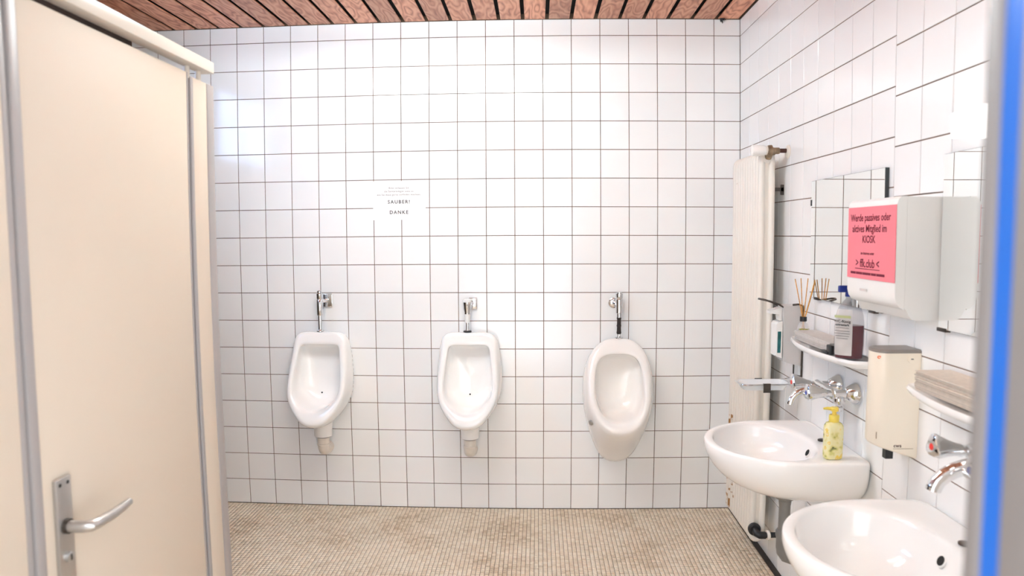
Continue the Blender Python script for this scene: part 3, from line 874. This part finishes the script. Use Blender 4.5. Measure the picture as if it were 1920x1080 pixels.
# ================================================================== WASHBASINS
def basin(yc, zr, label):
    t = thing('washbasin', label, 'washbasin', (-0.2, yc, zr - 0.184), 'washbasins on the right wall')
    n = 72
    bh, xe, ax = 0.283, -0.165, 0.322
    c0 = (-0.20, 0.0)
    def inside(x, y):
        if x > -0.001:
            return False
        if x >= xe:
            # straight sides with a small radius where they meet the wall
            return abs(y) < bh - 0.012 * max(0, (x + 0.05) / 0.05)
        return ((x - xe) / ax) ** 2 + (abs(y) / bh) ** 2.15 < 1
    def inner(a):
        # opening: broad egg
        ca, sa = math.cos(a), math.sin(a)
        return (-0.280 + (0.176 if ca > 0 else 0.171) * ca * (1 - 0.10 * abs(sa) ** 4), 0.232 * sa)
    outer, inn = [], []
    for k in range(n):
        a = 2 * PI * k / n
        lo, hi = 0.0, 0.7
        for _ in range(40):
            m = (lo + hi) / 2
            if inside(c0[0] + m * math.cos(a), c0[1] + m * math.sin(a)):
                lo = m
            else:
                hi = m
        outer.append((c0[0] + lo * math.cos(a), c0[1] + lo * math.sin(a)))
        inn.append(inner(a))
    outer, inn = np.array(outer), np.array(inn)
    R = []
    def un(sx, sy, z):
        R.append([(x * sx, yc + y * sy, zr + z) for x, y in outer])
    un(0.40, 0.30, -0.184); un(0.52, 0.42, -0.182); un(0.68, 0.62, -0.170); un(0.84, 0.84, -0.138)
    un(0.945, 0.965, -0.088); un(0.988, 1.0, -0.045); un(1.0, 1.0, -0.022); un(0.997, 0.999, -0.008)
    def mixr(f, z, zb=0.0):
        R.append([(o[0] * (1 - f) + i[0] * f, yc + o[1] * (1 - f) + i[1] * f, zr + z + zb * max(0, (o[0] * (1 - f) + i[0] * f + 0.13) / 0.13)) for o, i in zip(outer, inn)])
    mixr(0.05, 0.0); mixr(0.40, 0.002); mixr(0.80, 0.0); mixr(0.95, -0.004)
    cI = np.array([-0.275, 0.0])
    for s, z in ((1.0, -0.014), (0.975, -0.035), (0.93, -0.065), (0.82, -0.100), (0.62, -0.124), (0.35, -0.134), (0.12, -0.138)):
        R.append([(cI[0] + (p[0] - cI[0]) * s, yc + p[1] * s, zr + z) for p in inn])
    build('bowl', MB().rings(R), 'ceramic', t, sub=1, angle=180)
    nrm = Vector((-0.88, 0, 0.46)).normalized()
    ov = Vector((-0.1145, yc, zr - 0.050))
    o = build('overflow_hole', MB().lathe([(0, 0.0125), (0.0035, 0.0125)], ov - nrm * 0.0010, nrm, 20), 'hole', t)
    build('overflow_rim', MB().lathe([(0, 0.0165), (0.0030, 0.0160), (0.0032, 0.0122), (0.0, 0.0122)], ov - nrm * 0.0010, nrm, 20, cap=False), 'ceramic_warm', t)
    build('tap_hole_plug', MB().lathe([(0, 0.016), (0.004, 0.016), (0.006, 0.011)], (-0.072, yc - 0.02, zr + 0.0005), (0, 0, 1), 20), 'clip', t)
    build('drain', MB().lathe([(0, 0.026), (0.003, 0.026), (0.004, 0.018), (0.002, 0.016)], (-0.275, yc, zr - 0.1385), (0, 0, 1), 24), 'chrome', t)
    return t

B1, B2, ZR = -1.362, -2.225, 0.787
bs1 = basin(B1, ZR, 'farther washbasin, carrying the yellow soap bottle')
bs2 = basin(B2, ZR, 'nearer washbasin, cropped by the bottom of the picture')

def trap(yc, zr, label):
    t = thing('waste_trap', label, 'drain pipe', (-0.19, yc, 0.30), 'basin drains')
    build('collar', MB().lathe([(0, 0.0215), (0.018, 0.023), (0.024, 0.034), (0.034, 0.036), (0.038, 0.030)], (-0.19, yc, zr - 0.241), (0, 0, 1)), 'pvc', t)
    build('tailpiece', MB().cyl((-0.19, yc, zr - 0.2035), (-0.19, yc, zr - 0.1845), 0.022), 'steel', t)
    build('downpipe', MB().cyl((-0.19, yc, 0.44), (-0.19, yc, zr - 0.236), 0.0205), 'pvc', t)
    build('joint', MB().lathe([(0, 0.026), (0.010, 0.0285), (0.026, 0.0285), (0.034, 0.022)], (-0.19, yc, 0.420), (0, 0, 1)), 'pvc', t)
    build('bend', MB().tube([(-0.19, yc, 0.43), (-0.19, yc, 0.385), (-0.187, yc, 0.366), (-0.176, yc, 0.350), (-0.158, yc, 0.343), (-0.06, yc, 0.343), (-0.001, yc, 0.343)], 0.0255, 18), 'pvc', t)
    return t
trap(B1, ZR, 'grey plastic waste pipe under the farther washbasin')
sb = build('support_wire', MB().tube([(-0.336, -2.032, 0.625), (-0.337, -2.03, 0.60), (-0.338, -2.03, 0.565), (-0.30, -2.05, 0.565)], 0.0035, 8).box(-0.352, -0.318, -2.04, -2.02, 0.552, 0.562), 'pvc_white')
tag(sb, 'thin white wire hook hanging under the nearer washbasin', 'hook')

def lobed(o, ax, upa, prof, n=36, lobes=3, dep_=0.16):
    """flared handle: prof (distance, radius, lobe amount)"""
    a, u = Vector(ax).normalized(), Vector(upa).normalized()
    w = a.cross(u).normalized()
    rs = []
    for d, r, l in prof:
        rs.append([Vector(o) + a * d + (u * math.cos(2 * PI * k / n) + w * math.sin(2 * PI * k / n)) * r * (1 + l * dep_ * math.cos(lobes * 2 * PI * k / n)) for k in range(n)])
    return MB().rings(rs)

def mixer(yc, zc, label, broad=False):
    t = thing('wall_mixer_tap', label, 'tap', (0, yc, zc), 'wall taps over the washbasins')
    for s in (1, -1):
        y = yc + s * 0.073
        rs = build('rosette', MB().lathe([(0, 0.039), (0.007, 0.039), (0.022, 0.030), (0.040, 0.0185), (0.043, 0.013)], (-0.0005, y, zc), (-1, 0, 0), 32), 'chrome', t)
        build('inlet', MB().lathe([(0, 0.0145), (0.040, 0.0145)], (-0.041, y, zc), (-1, 0, 0)), 'chrome', t)
        a = Vector((-1, 0, 0.13 if s > 0 else 0.05)).normalized()
        o = Vector((-0.092, y, zc + 0.001))
        h = build('handle', lobed(o, a, (0, 0, 1),
                  [(0, 0.012, 0), (0.014, 0.0125, 0), (0.018, 0.0155, 0), (0.028, 0.0150, 0.3), (0.050, 0.019, 0.8), (0.076, 0.0265, 1), (0.083, 0.0262, 1), (0.086, 0.022, 1)]), 'chrome', t)
        build('marker', MB().lathe([(0, 0.0085), (0.0015, 0.0075)], o + a * 0.0855, a, 16), 'red_dot' if s > 0 else 'blue_dot', h)
    build('body', MB().lathe([(0, 0.012), (0.003, 0.0195), (0.05, 0.0175), (0.08, 0.020), (0.11, 0.0175), (0.157, 0.0195), (0.160, 0.012)], (-0.080, yc + 0.080, zc), (0, -1, 0)), 'chrome', t)
    if broad:
        sp = [(-0.080, 0.000), (-0.110, -0.006), (-0.140, -0.012), (-0.165, -0.020), (-0.186, -0.031), (-0.201, -0.045), (-0.208, -0.059)]
        rr_ = [0.018, 0.018, 0.0175, 0.017, 0.0165, 0.016, 0.016]
    else:
        sp = [(-0.080, -0.004), (-0.105, -0.006), (-0.135, -0.003), (-0.162, -0.005), (-0.186, -0.016), (-0.199, -0.032), (-0.203, -0.045)]
        rr_ = [0.014, 0.014, 0.0135, 0.013, 0.013, 0.013, 0.0135]
    build('spout', MB().tube([(x, yc, zc + z) for x, z in sp], rr_, 18), 'chrome', t)
    build('aerator', MB().lathe([(0, rr_[-1] + 0.0005), (0.008, rr_[-1] + 0.0003)], (sp[-1][0], yc, zc + sp[-1][1] + 0.002), (-0.2, 0, -1), 18), 'chrome', t)
    build('diverter', MB().lathe([(0, 0.008), (0.006, 0.018), (0.018, 0.0205), (0.030, 0.016), (0.036, 0.010), (0.038, 0.0155), (0.050, 0.0155)], (-0.062, yc - 0.073, zc - 0.008), (0, 0, -1), 20), 'chrome', t)
    return t
mixer(-1.413, 0.980, 'chrome two-handle wall mixer over the farther washbasin')
mixer(-2.340, 1.020, 'chrome wall mixer with red marker over the nearer washbasin, cut off by the door frame', True)

# ================================================================== SHELVES, MIRRORS
def shelf(yc, z, label):
    t = thing('wall_shelf', label, 'shelf', (-0.06, yc, z - 0.03), 'ceramic shelves over the washbasins')
    n = 40
    def outline(s, off=0.0):
        pts = []
        hl, d0, d1 = 0.300 - off, 0.088 - off, 0.135 - off
        pts.append((-0.0006, yc + hl))
        for k in range(n + 1):
            u = -1 + 2 * k / n
            y = hl * (1 - (1 - abs(u)) ** 1.0) * (1 if u < 0 else -1) if False else -hl * u
            d = d0 + (d1 - d0) * (1 - u * u)
            e = max(0, (abs(u) - 0.92) / 0.08)
            d -= d0 * 0.55 * e * e
            pts.append((-d, yc + y))
        pts.append((-0.0006, yc - hl))
        return pts
    o0, o1, o2 = outline(0, 0.03), outline(0, 0.0), outline(0, 0.012)
    R = [[(x, y, z - 0.028) for x, y in o0], [(x, y, z - 0.018) for x, y in outline(0, 0.006)], [(x, y, z - 0.006) for x, y in o1], [(x, y, z + 0.003) for x, y in outline(0, 0.003)],
         [(x, y, z + 0.003) for x, y in outline(0, 0.008)], [(x, y, z) for x, y in outline(0, 0.014)]]
    build('board', MB().rings(R), 'ceramic', t, angle=50)
    return t
S1, S2, ZS = -1.352, -2.258, 1.115
shelf(S1, ZS, 'white ceramic shelf holding the reed diffuser and red cleaner')
shelf(S2, ZS, 'white ceramic shelf beside the door frame, holding only paper towels')

def mirror(y0, y1, z0, z1, label, clips):
    t = thing('wall_mirror', label, 'mirror', (-0.005, (y0 + y1) / 2, z0), 'frameless mirrors over the washbasins')
    build('backing', MB().box(-0.0130, -0.0008, y0, y1, z0, z1), 'mirror_edge', t, smooth=False)
    build('glass', MB().box(-0.0142, -0.0131, y0 + 0.001, y1 - 0.001, z0 + 0.001, z1 - 0.001), 'mirror', t, smooth=False)
    for y, z, a in clips:
        if a:
            build('clip', MB().box(-0.0165, -0.0008, y - 0.004, y + 0.004, z - 0.012, z + 0.012, bev=0.001), 'black', t)
        else:
            build('clip', MB().box(-0.0170, -0.0008, y - 0.020, y + 0.020, z - 0.006, z + 0.004, bev=0.001), 'clip', t)
    return t
mirror(-1.662, -1.060, 1.273, 1.724, 'frameless mirror above the farther washbasin', ((-1.060, 1.640, 1), (-1.662, 1.600, 1), (-1.130, 1.273, 0), (-1.600, 1.273, 0)))
mirror(-2.590, -1.985, 1.268, 1.729, 'frameless mirror beside the white towel dispenser, cut off by the door frame', ((-2.002, 1.268, 0), (-2.560, 1.268, 0)))

# ================================================================== PAPER TOWEL DISPENSER
td = thing('towel_dispenser', 'white paper towel dispenser with a pink notice on its front', 'dispenser', (-0.06, -1.815, 1.287))
Y0, Y1_ = -1.968, -1.664
prof = [(-0.0006, 1.287), (-0.066, 1.287), (-0.078, 1.290), (-0.087, 1.300), (-0.094, 1.314), (-0.100, 1.320), (-0.100, 1.619), (-0.0006, 1.619)]
build('housing', MB().prism(prof, 'y', Y0, Y1_), 'white_plastic', td, angle=30)
fr = [(-0.1004, 1.316), (-0.113, 1.322), (-0.122, 1.334), (-0.126, 1.350), (-0.127, 1.60), (-0.123, 1.613), (-0.115, 1.620), (-0.1004, 1.620)]
build('front_cover', MB().prism(fr, 'y', Y0 + 0.001, Y1_ - 0.001), 'white_plastic', td, angle=30)
build('viewing_slot', MB().box(-0.1282, -0.1268, -1.80, -1.755, 1.352, 1.359), 'grey_plastic', td, smooth=False)
pn = build('notice_sheet', MB().box(-0.1290, -0.1275, -1.966, -1.668, 1.388, 1.598), 'pink', td, smooth=False)
pn['label'] = 'pink paper notice with dark red print'
YN = -1.812
RT_, UP_ = (0, -1, 0), (0, 0, 1)
for s, z, sz, dy, b in (('Werde passives oder', 1.566, 0.030, 0.0, 0.0005), ('aktives Mitglied im', 1.534, 0.030, 0.004, 0.0005), ('KIOSK', 1.503, 0.030, 0.004, 0.0005),
                        ('im Internet unter', 1.463, 0.0125, 0.010, 0.0002), ('> ffk.club <', 1.433, 0.034, 0.010, 0.0006)):
    text('lettering', s, sz, (-0.1295, YN + dy, z), RT_, UP_, 'red_ink', pn, 1.0, b, xs=0.97)
yq = YN + 0.118
for wd in (0.034, 0.040, 0.052, 0.030, 0.048):      # last line, too blurred to read
    build('print_line', MB().box(-0.1297, -0.1292, yq - wd, yq, 1.4005, 1.4075), 'red_ink', pn, smooth=False)
    yq -= wd + 0.003
build('underline', MB().box(-0.1297, -0.1292, YN + 0.010 - 0.078, YN + 0.010 + 0.078, 1.4165, 1.4185), 'red_ink', pn, smooth=False)

# ================================================================== CREAM SOAP DISPENSER
sd = thing('soap_dispenser', 'tall cream wall soap dispenser with a grey lid and lock', 'dispenser', (-0.06, -1.845, 0.875))
ya, yb = -1.884, -1.790
def cream_ring(z, zf, g=0.0):
    """rounded-front plan; zf = height at the front edge"""
    pts = [(-0.0006, ya + g), (-0.085, ya + g)]
    for k in range(1, 12):
        a = PI * k / 12
        pts.append((-0.085 - (0.040 - g) * math.sin(a) ** 0.7, (ya + yb) / 2 - ((yb - ya) / 2 - g) * math.cos(a)))
    pts += [(-0.085, yb - g), (-0.0006, yb - g)]
    return [(x, y, z + (zf - z) * min(1, -x / 0.125)) for x, y in pts]
build('housing', MB().rings([cream_ring(0.877, 0.918, 0.006), cream_ring(0.884, 0.924), cream_ring(1.184, 1.184)]), 'cream_plastic', sd, angle=50)
build('lid', MB().rings([cream_ring(1.1842, 1.1842), cream_ring(1.190, 1.190), cream_ring(1.194, 1.194, 0.005)]), 'grey_lid', sd, angle=30)
lk = build('lock', MB().lathe([(0, 0.0125), (0.0022, 0.0125), (0.0026, 0.0105)], (-0.028, ya - 0.0001, 1.168), (0, -1, 0), 28), 'cream_plastic', sd)
build('keyhole', MB().box(-0.0315, -0.0245, ya - 0.0034, ya - 0.0026, 1.1668, 1.1692), 'hole', lk, smooth=False)
build('nozzle', MB().box(-0.072, -0.050, -1.846, -1.826, 0.868, 0.903), 'black', sd, smooth=False)
text('lettering', 'cws', 0.014, (-0.058, ya - 0.0006, 0.918), (1, 0, 0), (0, 0, 1), 'rust_pipe', sd, 1.1, 0.0003)
build('print_line', MB().box(-0.070, -0.012, ya - 0.0006, ya - 0.0002, 0.9085, 0.9097), 'brass', sd, smooth=False)
text('lettering', 'cws', 0.016, (-0.1105, ya + 0.0085, 1.173), (1, -0.62, 0), (0, 0, 1), 'orange', sd, 1.0, 0.0006)
build('latch', MB().box(-0.1160, -0.1145, ya + 0.011, ya + 0.014, 0.936, 0.956), 'brass', sd, smooth=False)

# ================================================================== LEVER DISPENSER WITH DRIP TRAY
ld = thing('lever_dispenser', 'grey wall disinfectant dispenser with metal lever and white pump', 'dispenser', (-0.05, -0.925, 0.985))
build('housing', MB().prism([(-0.0006, 0.978), (-0.060, 0.992), (-0.080, 1.000), (-0.084, 1.225), (-0.0006, 1.228)], 'y', -0.966, -0.884), 'grey_plastic', ld, angle=20)
build('front_cover', MB().prism([(-0.0842, 1.012), (-0.108, 1.020), (-0.110, 1.150), (-0.102, 1.160), (-0.0842, 1.164)], 'y', -0.960, -0.890), 'white_plastic', ld, angle=30)
build('level_window', MB().box(-0.1040, -0.0900, -0.9612, -0.9585, 1.034, 1.122, bev=0.0006), 'teal', ld, smooth=False)
build('pump', MB().prism([(-0.0846, 1.165), (-0.094, 1.166), (-0.096, 1.192), (-0.134, 1.194), (-0.136, 1.204), (-0.096, 1.216), (-0.0846, 1.216)], 'y', -0.948, -0.902), 'white_plastic', ld, angle=30)
build('lever', MB().tube([(-0.070, -0.960, 1.214), (-0.105, -0.960, 1.234), (-0.140, -0.958, 1.246), (-0.170, -0.945, 1.252), (-0.176, -0.925, 1.253), (-0.170, -0.905, 1.252), (-0.140, -0.892, 1.246), (-0.105, -0.890, 1.234), (-0.070, -0.890, 1.214)], 0.0038, 10), 'clip', ld)
build('wire_bail', MB().tube([(-0.046, -0.962, 1.231), (-0.024, -0.970, 1.234), (-0.008, -0.972, 1.228), (-0.004, -0.972, 1.20), (-0.004, -0.972, 0.93)], 0.0040, 8), 'clip', ld)
build('lower_wire', MB().tube([(-0.034, -0.962, 0.990), (-0.034, -0.962, 0.944), (-0.004, -0.966, 0.936)], 0.0036, 8), 'clip', ld)

dt = thing('drip_tray', 'shallow white drip tray in a metal clip under the grey dispenser', 'tray', (-0.15, -0.925, 0.885))
def rr(x0, x1, y0, y1, r, z, n=6):
    pts = []
    for cx_, cy_, a0 in ((x1 - r, y1 - r, 0), (x0 + r, y1 - r, 90), (x0 + r, y0 + r, 180), (x1 - r, y0 + r, 270)):
        for k in range(n + 1):
            a = math.radians(a0 + 90 * k / n)
            pts.append((cx_ + r * math.cos(a), cy_ + r * math.sin(a), z))
    return pts
build('dish', MB().rings([rr(-0.235, -0.065, -0.966, -0.884, 0.02, 0.880), rr(-0.247, -0.052, -0.976, -0.874, 0.025, 0.903), rr(-0.252, -0.046, -0.981, -0.869, 0.028, 0.908),
                          rr(-0.246, -0.052, -0.976, -0.874, 0.025, 0.908), rr(-0.240, -0.060, -0.970, -0.880, 0.022, 0.895), rr(-0.232, -0.068, -0.962, -0.888, 0.02, 0.887)]), 'dish', dt, angle=50)
ring = rr(-0.255, -0.043, -0.984, -0.866, 0.03, 0.905)
build('wire_frame', MB().tube(ring, 0.0028, 8, closed=True).tube([(-0.05, -0.984, 0.905), (-0.002, -0.984, 0.912)], 0.003, 8).tube([(-0.05, -0.866, 0.905), (-0.002, -0.866, 0.912)], 0.003, 8), 'chrome', dt)
for y, s in ((-0.986, 1), (-0.864, -1)):
    build('clip', MB().box(-0.165, -0.135, min(y, y - s * 0.0015), max(y, y - s * 0.0015), 0.874, 0.911).box(-0.165, -0.135, min(y, y + s * 0.008), max(y, y + s * 0.008), 0.9095, 0.911), 'clip', dt, smooth=False)

# ================================================================== THINGS ON THE SHELVES
def stack(x0, x1, y0, y1, z, n, th, m, label, tilt=0.0):
    t = thing('paper_towel_stack', label, 'paper towels', ((x0 + x1) / 2, (y0 + y1) / 2, z))
    zz = z
    for k in range(n):
        h = th * random.uniform(0.8, 1.2)
        j, j2_ = random.uniform(-0.0025, 0.0025), random.uniform(-0.0025, 0.0025)
        mb = MB()
        nseg = 8
        ra_, rb_ = [], []
        for i in range(nseg + 1):
            y = y0 + (y1 - y0) * i / nseg
            c = tilt * (i / nseg) ** 2
            ra_.append((y + j2_, zz + c)); rb_.append((y + j2_, zz + h * 0.82 + c))
        mb.prism(ra_ + rb_[::-1], 'x', x0 + j, x1 + j)
        build('sheet', mb, m, t, smooth=False)
        zz += h
    return zz
ztop = stack(-0.098, -0.012, -1.475, -1.135, ZS + 0.0036, 9, 0.0036, 'towel', 'grey stack of folded paper towels between diffuser and cleaner bottle')
stack(-0.104, -0.010, -2.50, -2.045, ZS + 0.0036, 15, 0.0034, 'towel_cream', 'beige stack of folded paper towels on the shelf beside the door frame')
bk = build('black_comb', MB().box(-0.112, -0.098, -1.518, -1.480, ZS + 0.0036, ZS + 0.034, bev=0.003).box(-0.116, -0.098, -1.500, -1.436, ZS + 0.0036, ZS + 0.010, bev=0.002), 'black')
tag(bk, 'small black plastic holder leaning by the red cleaner bottle', 'holder')

di = thing('reed_diffuser', 'small glass reed diffuser with black collar and orange sticks', 'diffuser', (-0.052, -1.102, ZS + 0.0035))
DX, DY, DZ = -0.052, -1.102, ZS + 0.0035
build('bottle', MB().lathe([(0, 0.020), (0.002, 0.023), (0.040, 0.023), (0.052, 0.018), (0.060, 0.011), (0.070, 0.011), (0.070, 0.0095), (0.060, 0.0095), (0.050, 0.016), (0.040, 0.0205), (0.004, 0.0205), (0.003, 0.001)], (DX, DY, DZ), (0, 0, 1), 28, cap=False), 'glass', di)
build('collar', MB().lathe([(0, 0.0125), (0.001, 0.0135), (0.017, 0.0135), (0.018, 0.0125), (0.018, 0.0098), (0.0, 0.0112)], (DX, DY, DZ + 0.0625), (0, 0, 1), 24, cap=False), 'black', di)
lab = MB()
ang = [math.radians(a) for a in range(-150, -29, 10)]
lab.rings([[(DX + 0.0234 * math.cos(a), DY + 0.0234 * math.sin(a), DZ + 0.008) for a in ang], [(DX + 0.0234 * math.cos(a), DY + 0.0234 * math.sin(a), DZ + 0.036) for a in ang]], False, False, closed=False)
build('sticker', lab, 'diffuser_label', di)
for (x, y), (bx, by) in zip(((-0.030, 0.018), (-0.012, 0.004), (0.010, -0.012), (0.034, -0.022), (0.040, -0.014)), ((0.010, -0.006), (0.004, 0.006), (-0.002, 0.008), (-0.010, 0.004), (-0.012, -0.002))):
    build('reed', MB().cyl((DX + bx, DY + by, DZ + 0.006), (DX + x, DY + y, DZ + 0.232 - abs(x) * 0.2), 0.0019, 8), 'stick', di)

cl = thing('cleaner_bottle', 'clear toilet cleaner bottle half full of dark red liquid', 'bottle', (-0.078, -1.580, ZS + 0.0035))
CX, CY, CZ, CA = -0.078, -1.580, ZS + 0.0035, math.radians(-28)
def ell(z, a, b, n=36, da=0.0):
    return [(CX + math.cos(CA) * a * math.cos(t) - math.sin(CA) * b * math.sin(t), CY + math.sin(CA) * a * math.cos(t) + math.cos(CA) * b * math.sin(t), CZ + z)
            for t in [2 * PI * k / n for k in range(n)]]
bprof = [(0.0, 0.040, 0.024), (0.004, 0.044, 0.027), (0.05, 0.0465, 0.029), (0.10, 0.0465, 0.029), (0.14, 0.0425, 0.027), (0.165, 0.035, 0.024), (0.182, 0.024, 0.020), (0.192, 0.0145, 0.0145), (0.205, 0.0135, 0.0135)]
build('shell', MB().rings([ell(*p) for p in bprof]), 'clear_plastic', cl)
build('liquid', MB().rings([ell(0.0025, 0.040, 0.0235)] + [ell(z, a - 0.0022, b - 0.0022) for z, a, b in ((0.008, 0.044, 0.027), (0.05, 0.0465, 0.029), (0.10, 0.0465, 0.029), (0.108, 0.046, 0.0287))]), 'red_liquid', cl)
cap = build('cap', MB().lathe([(0, 0.0165), (0.020, 0.0155), (0.024, 0.011)], (CX, CY, CZ + 0.2005), (0, 0, 1), 24).box(CX - 0.040, CX + 0.006, CY - 0.008, CY + 0.008, CZ + 0.214, CZ + 0.236, bev=0.004), 'blue_cap', cl)
ns = 14
t0, t1 = -2.72, -1.32
def lring(z, a, b):
    return [(CX + math.cos(CA) * a * math.cos(t) - math.sin(CA) * b * math.sin(t), CY + math.sin(CA) * a * math.cos(t) + math.cos(CA) * b * math.sin(t), CZ + z) for t in np.linspace(t0, t1, ns)]
lbl = build('sticker', MB().rings([lring(z, a + 0.0006, b + 0.0006) for z, a, b in ((0.012, 0.0445, 0.0273), (0.05, 0.0465, 0.029), (0.10, 0.0465, 0.029), (0.14, 0.0425, 0.027), (0.160, 0.0365, 0.0246))], False, False, closed=False), 'label_grey', cl)
lbl['label'] = 'silver grey product sticker with black print'
ta = -1.98
nv = Vector((math.cos(CA) * 0.029 * math.cos(ta) - math.sin(CA) * 0.0465 * math.sin(ta), math.sin(CA) * 0.029 * math.cos(ta) + math.cos(CA) * 0.0465 * math.sin(ta), 0)).normalized()
pc = Vector((CX + math.cos(CA) * 0.0465 * math.cos(ta) - math.sin(CA) * 0.029 * math.sin(ta), CY + math.sin(CA) * 0.0465 * math.cos(ta) + math.cos(CA) * 0.029 * math.sin(ta), CZ))
rv = Vector((0, 0, 1)).cross(nv).normalized()
pc = pc + nv * 0.0035
for z, hw in ((0.101, 0.021), (0.091, 0.024), (0.083, 0.025), (0.075, 0.022), (0.067, 0.019)):
    build('print_line', MB().rings([[tuple(pc + rv * x + Vector((0, 0, z + q)) - nv * 0.001) for x in (-hw, hw)] for q in (-0.0008, 0.0008)], False, False, closed=False), 'grey_ink', lbl, smooth=False)
for s, z, sz, m_ in (('WC-flüssig', 0.122, 0.0118, 'ink'), ('extrastark', 0.111, 0.0106, 'ink')):
    text('lettering', s, sz, pc + Vector((0, 0, z)), rv, (0, 0, 1), m_, lbl, 1.0, 0.0003)
gb = MB().rings([[tuple(pc + rv * x + Vector((0, 0, z)) - nv * 0.001) for x in (-0.026, 0.026)] for z in (0.133, 0.141)], False, False, closed=False)
build('print_band', gb, 'label_green', lbl, smooth=False)

# soap bottle on the washbasin
so = thing('soap_bottle', 'yellow lemon-print pump soap bottle standing on the washbasin', 'bottle', (-0.120, -1.590, ZR + 0.002))
SX, SY, SZ = -0.120, -1.588, ZR + 0.0025
def sq(z, a, b, p=3.2, n=36):
    r = []
    for k in range(n):
        t = 2 * PI * k / n
        c, s_ = math.cos(t), math.sin(t)
        r.append((SX + a * math.copysign(abs(c) ** (2 / p), c), SY + b * math.copysign(abs(s_) ** (2 / p), s_), SZ + z))
    return r
build('body', MB().rings([sq(0, 0.026, 0.018), sq(0.003, 0.030, 0.021), (sq(0.05, 0.0305, 0.0215)), sq(0.100, 0.0305, 0.0215), sq(0.110, 0.029, 0.0205), sq(0.118, 0.024, 0.018), sq(0.122, 0.017, 0.015, 2)]), 'soap', so)
build('collar', MB().lathe([(0, 0.0155), (0.002, 0.0165), (0.020, 0.0165), (0.023, 0.0145)], (SX, SY, SZ + 0.1225), (0, 0, 1), 24), 'yellow_cap', so)
build('pump_head', MB().lathe([(0, 0.007), (0.010, 0.007), (0.012, 0.012), (0.022, 0.0135), (0.025, 0.011)], (SX, SY, SZ + 0.1455), (0, 0, 1), 20)
      .tube([(SX - 0.005, SY, SZ + 0.164), (SX - 0.024, SY + 0.002, SZ + 0.166), (SX - 0.036, SY + 0.003, SZ + 0.165)], [0.006, 0.005, 0.003], 10), 'yellow_cap', so)
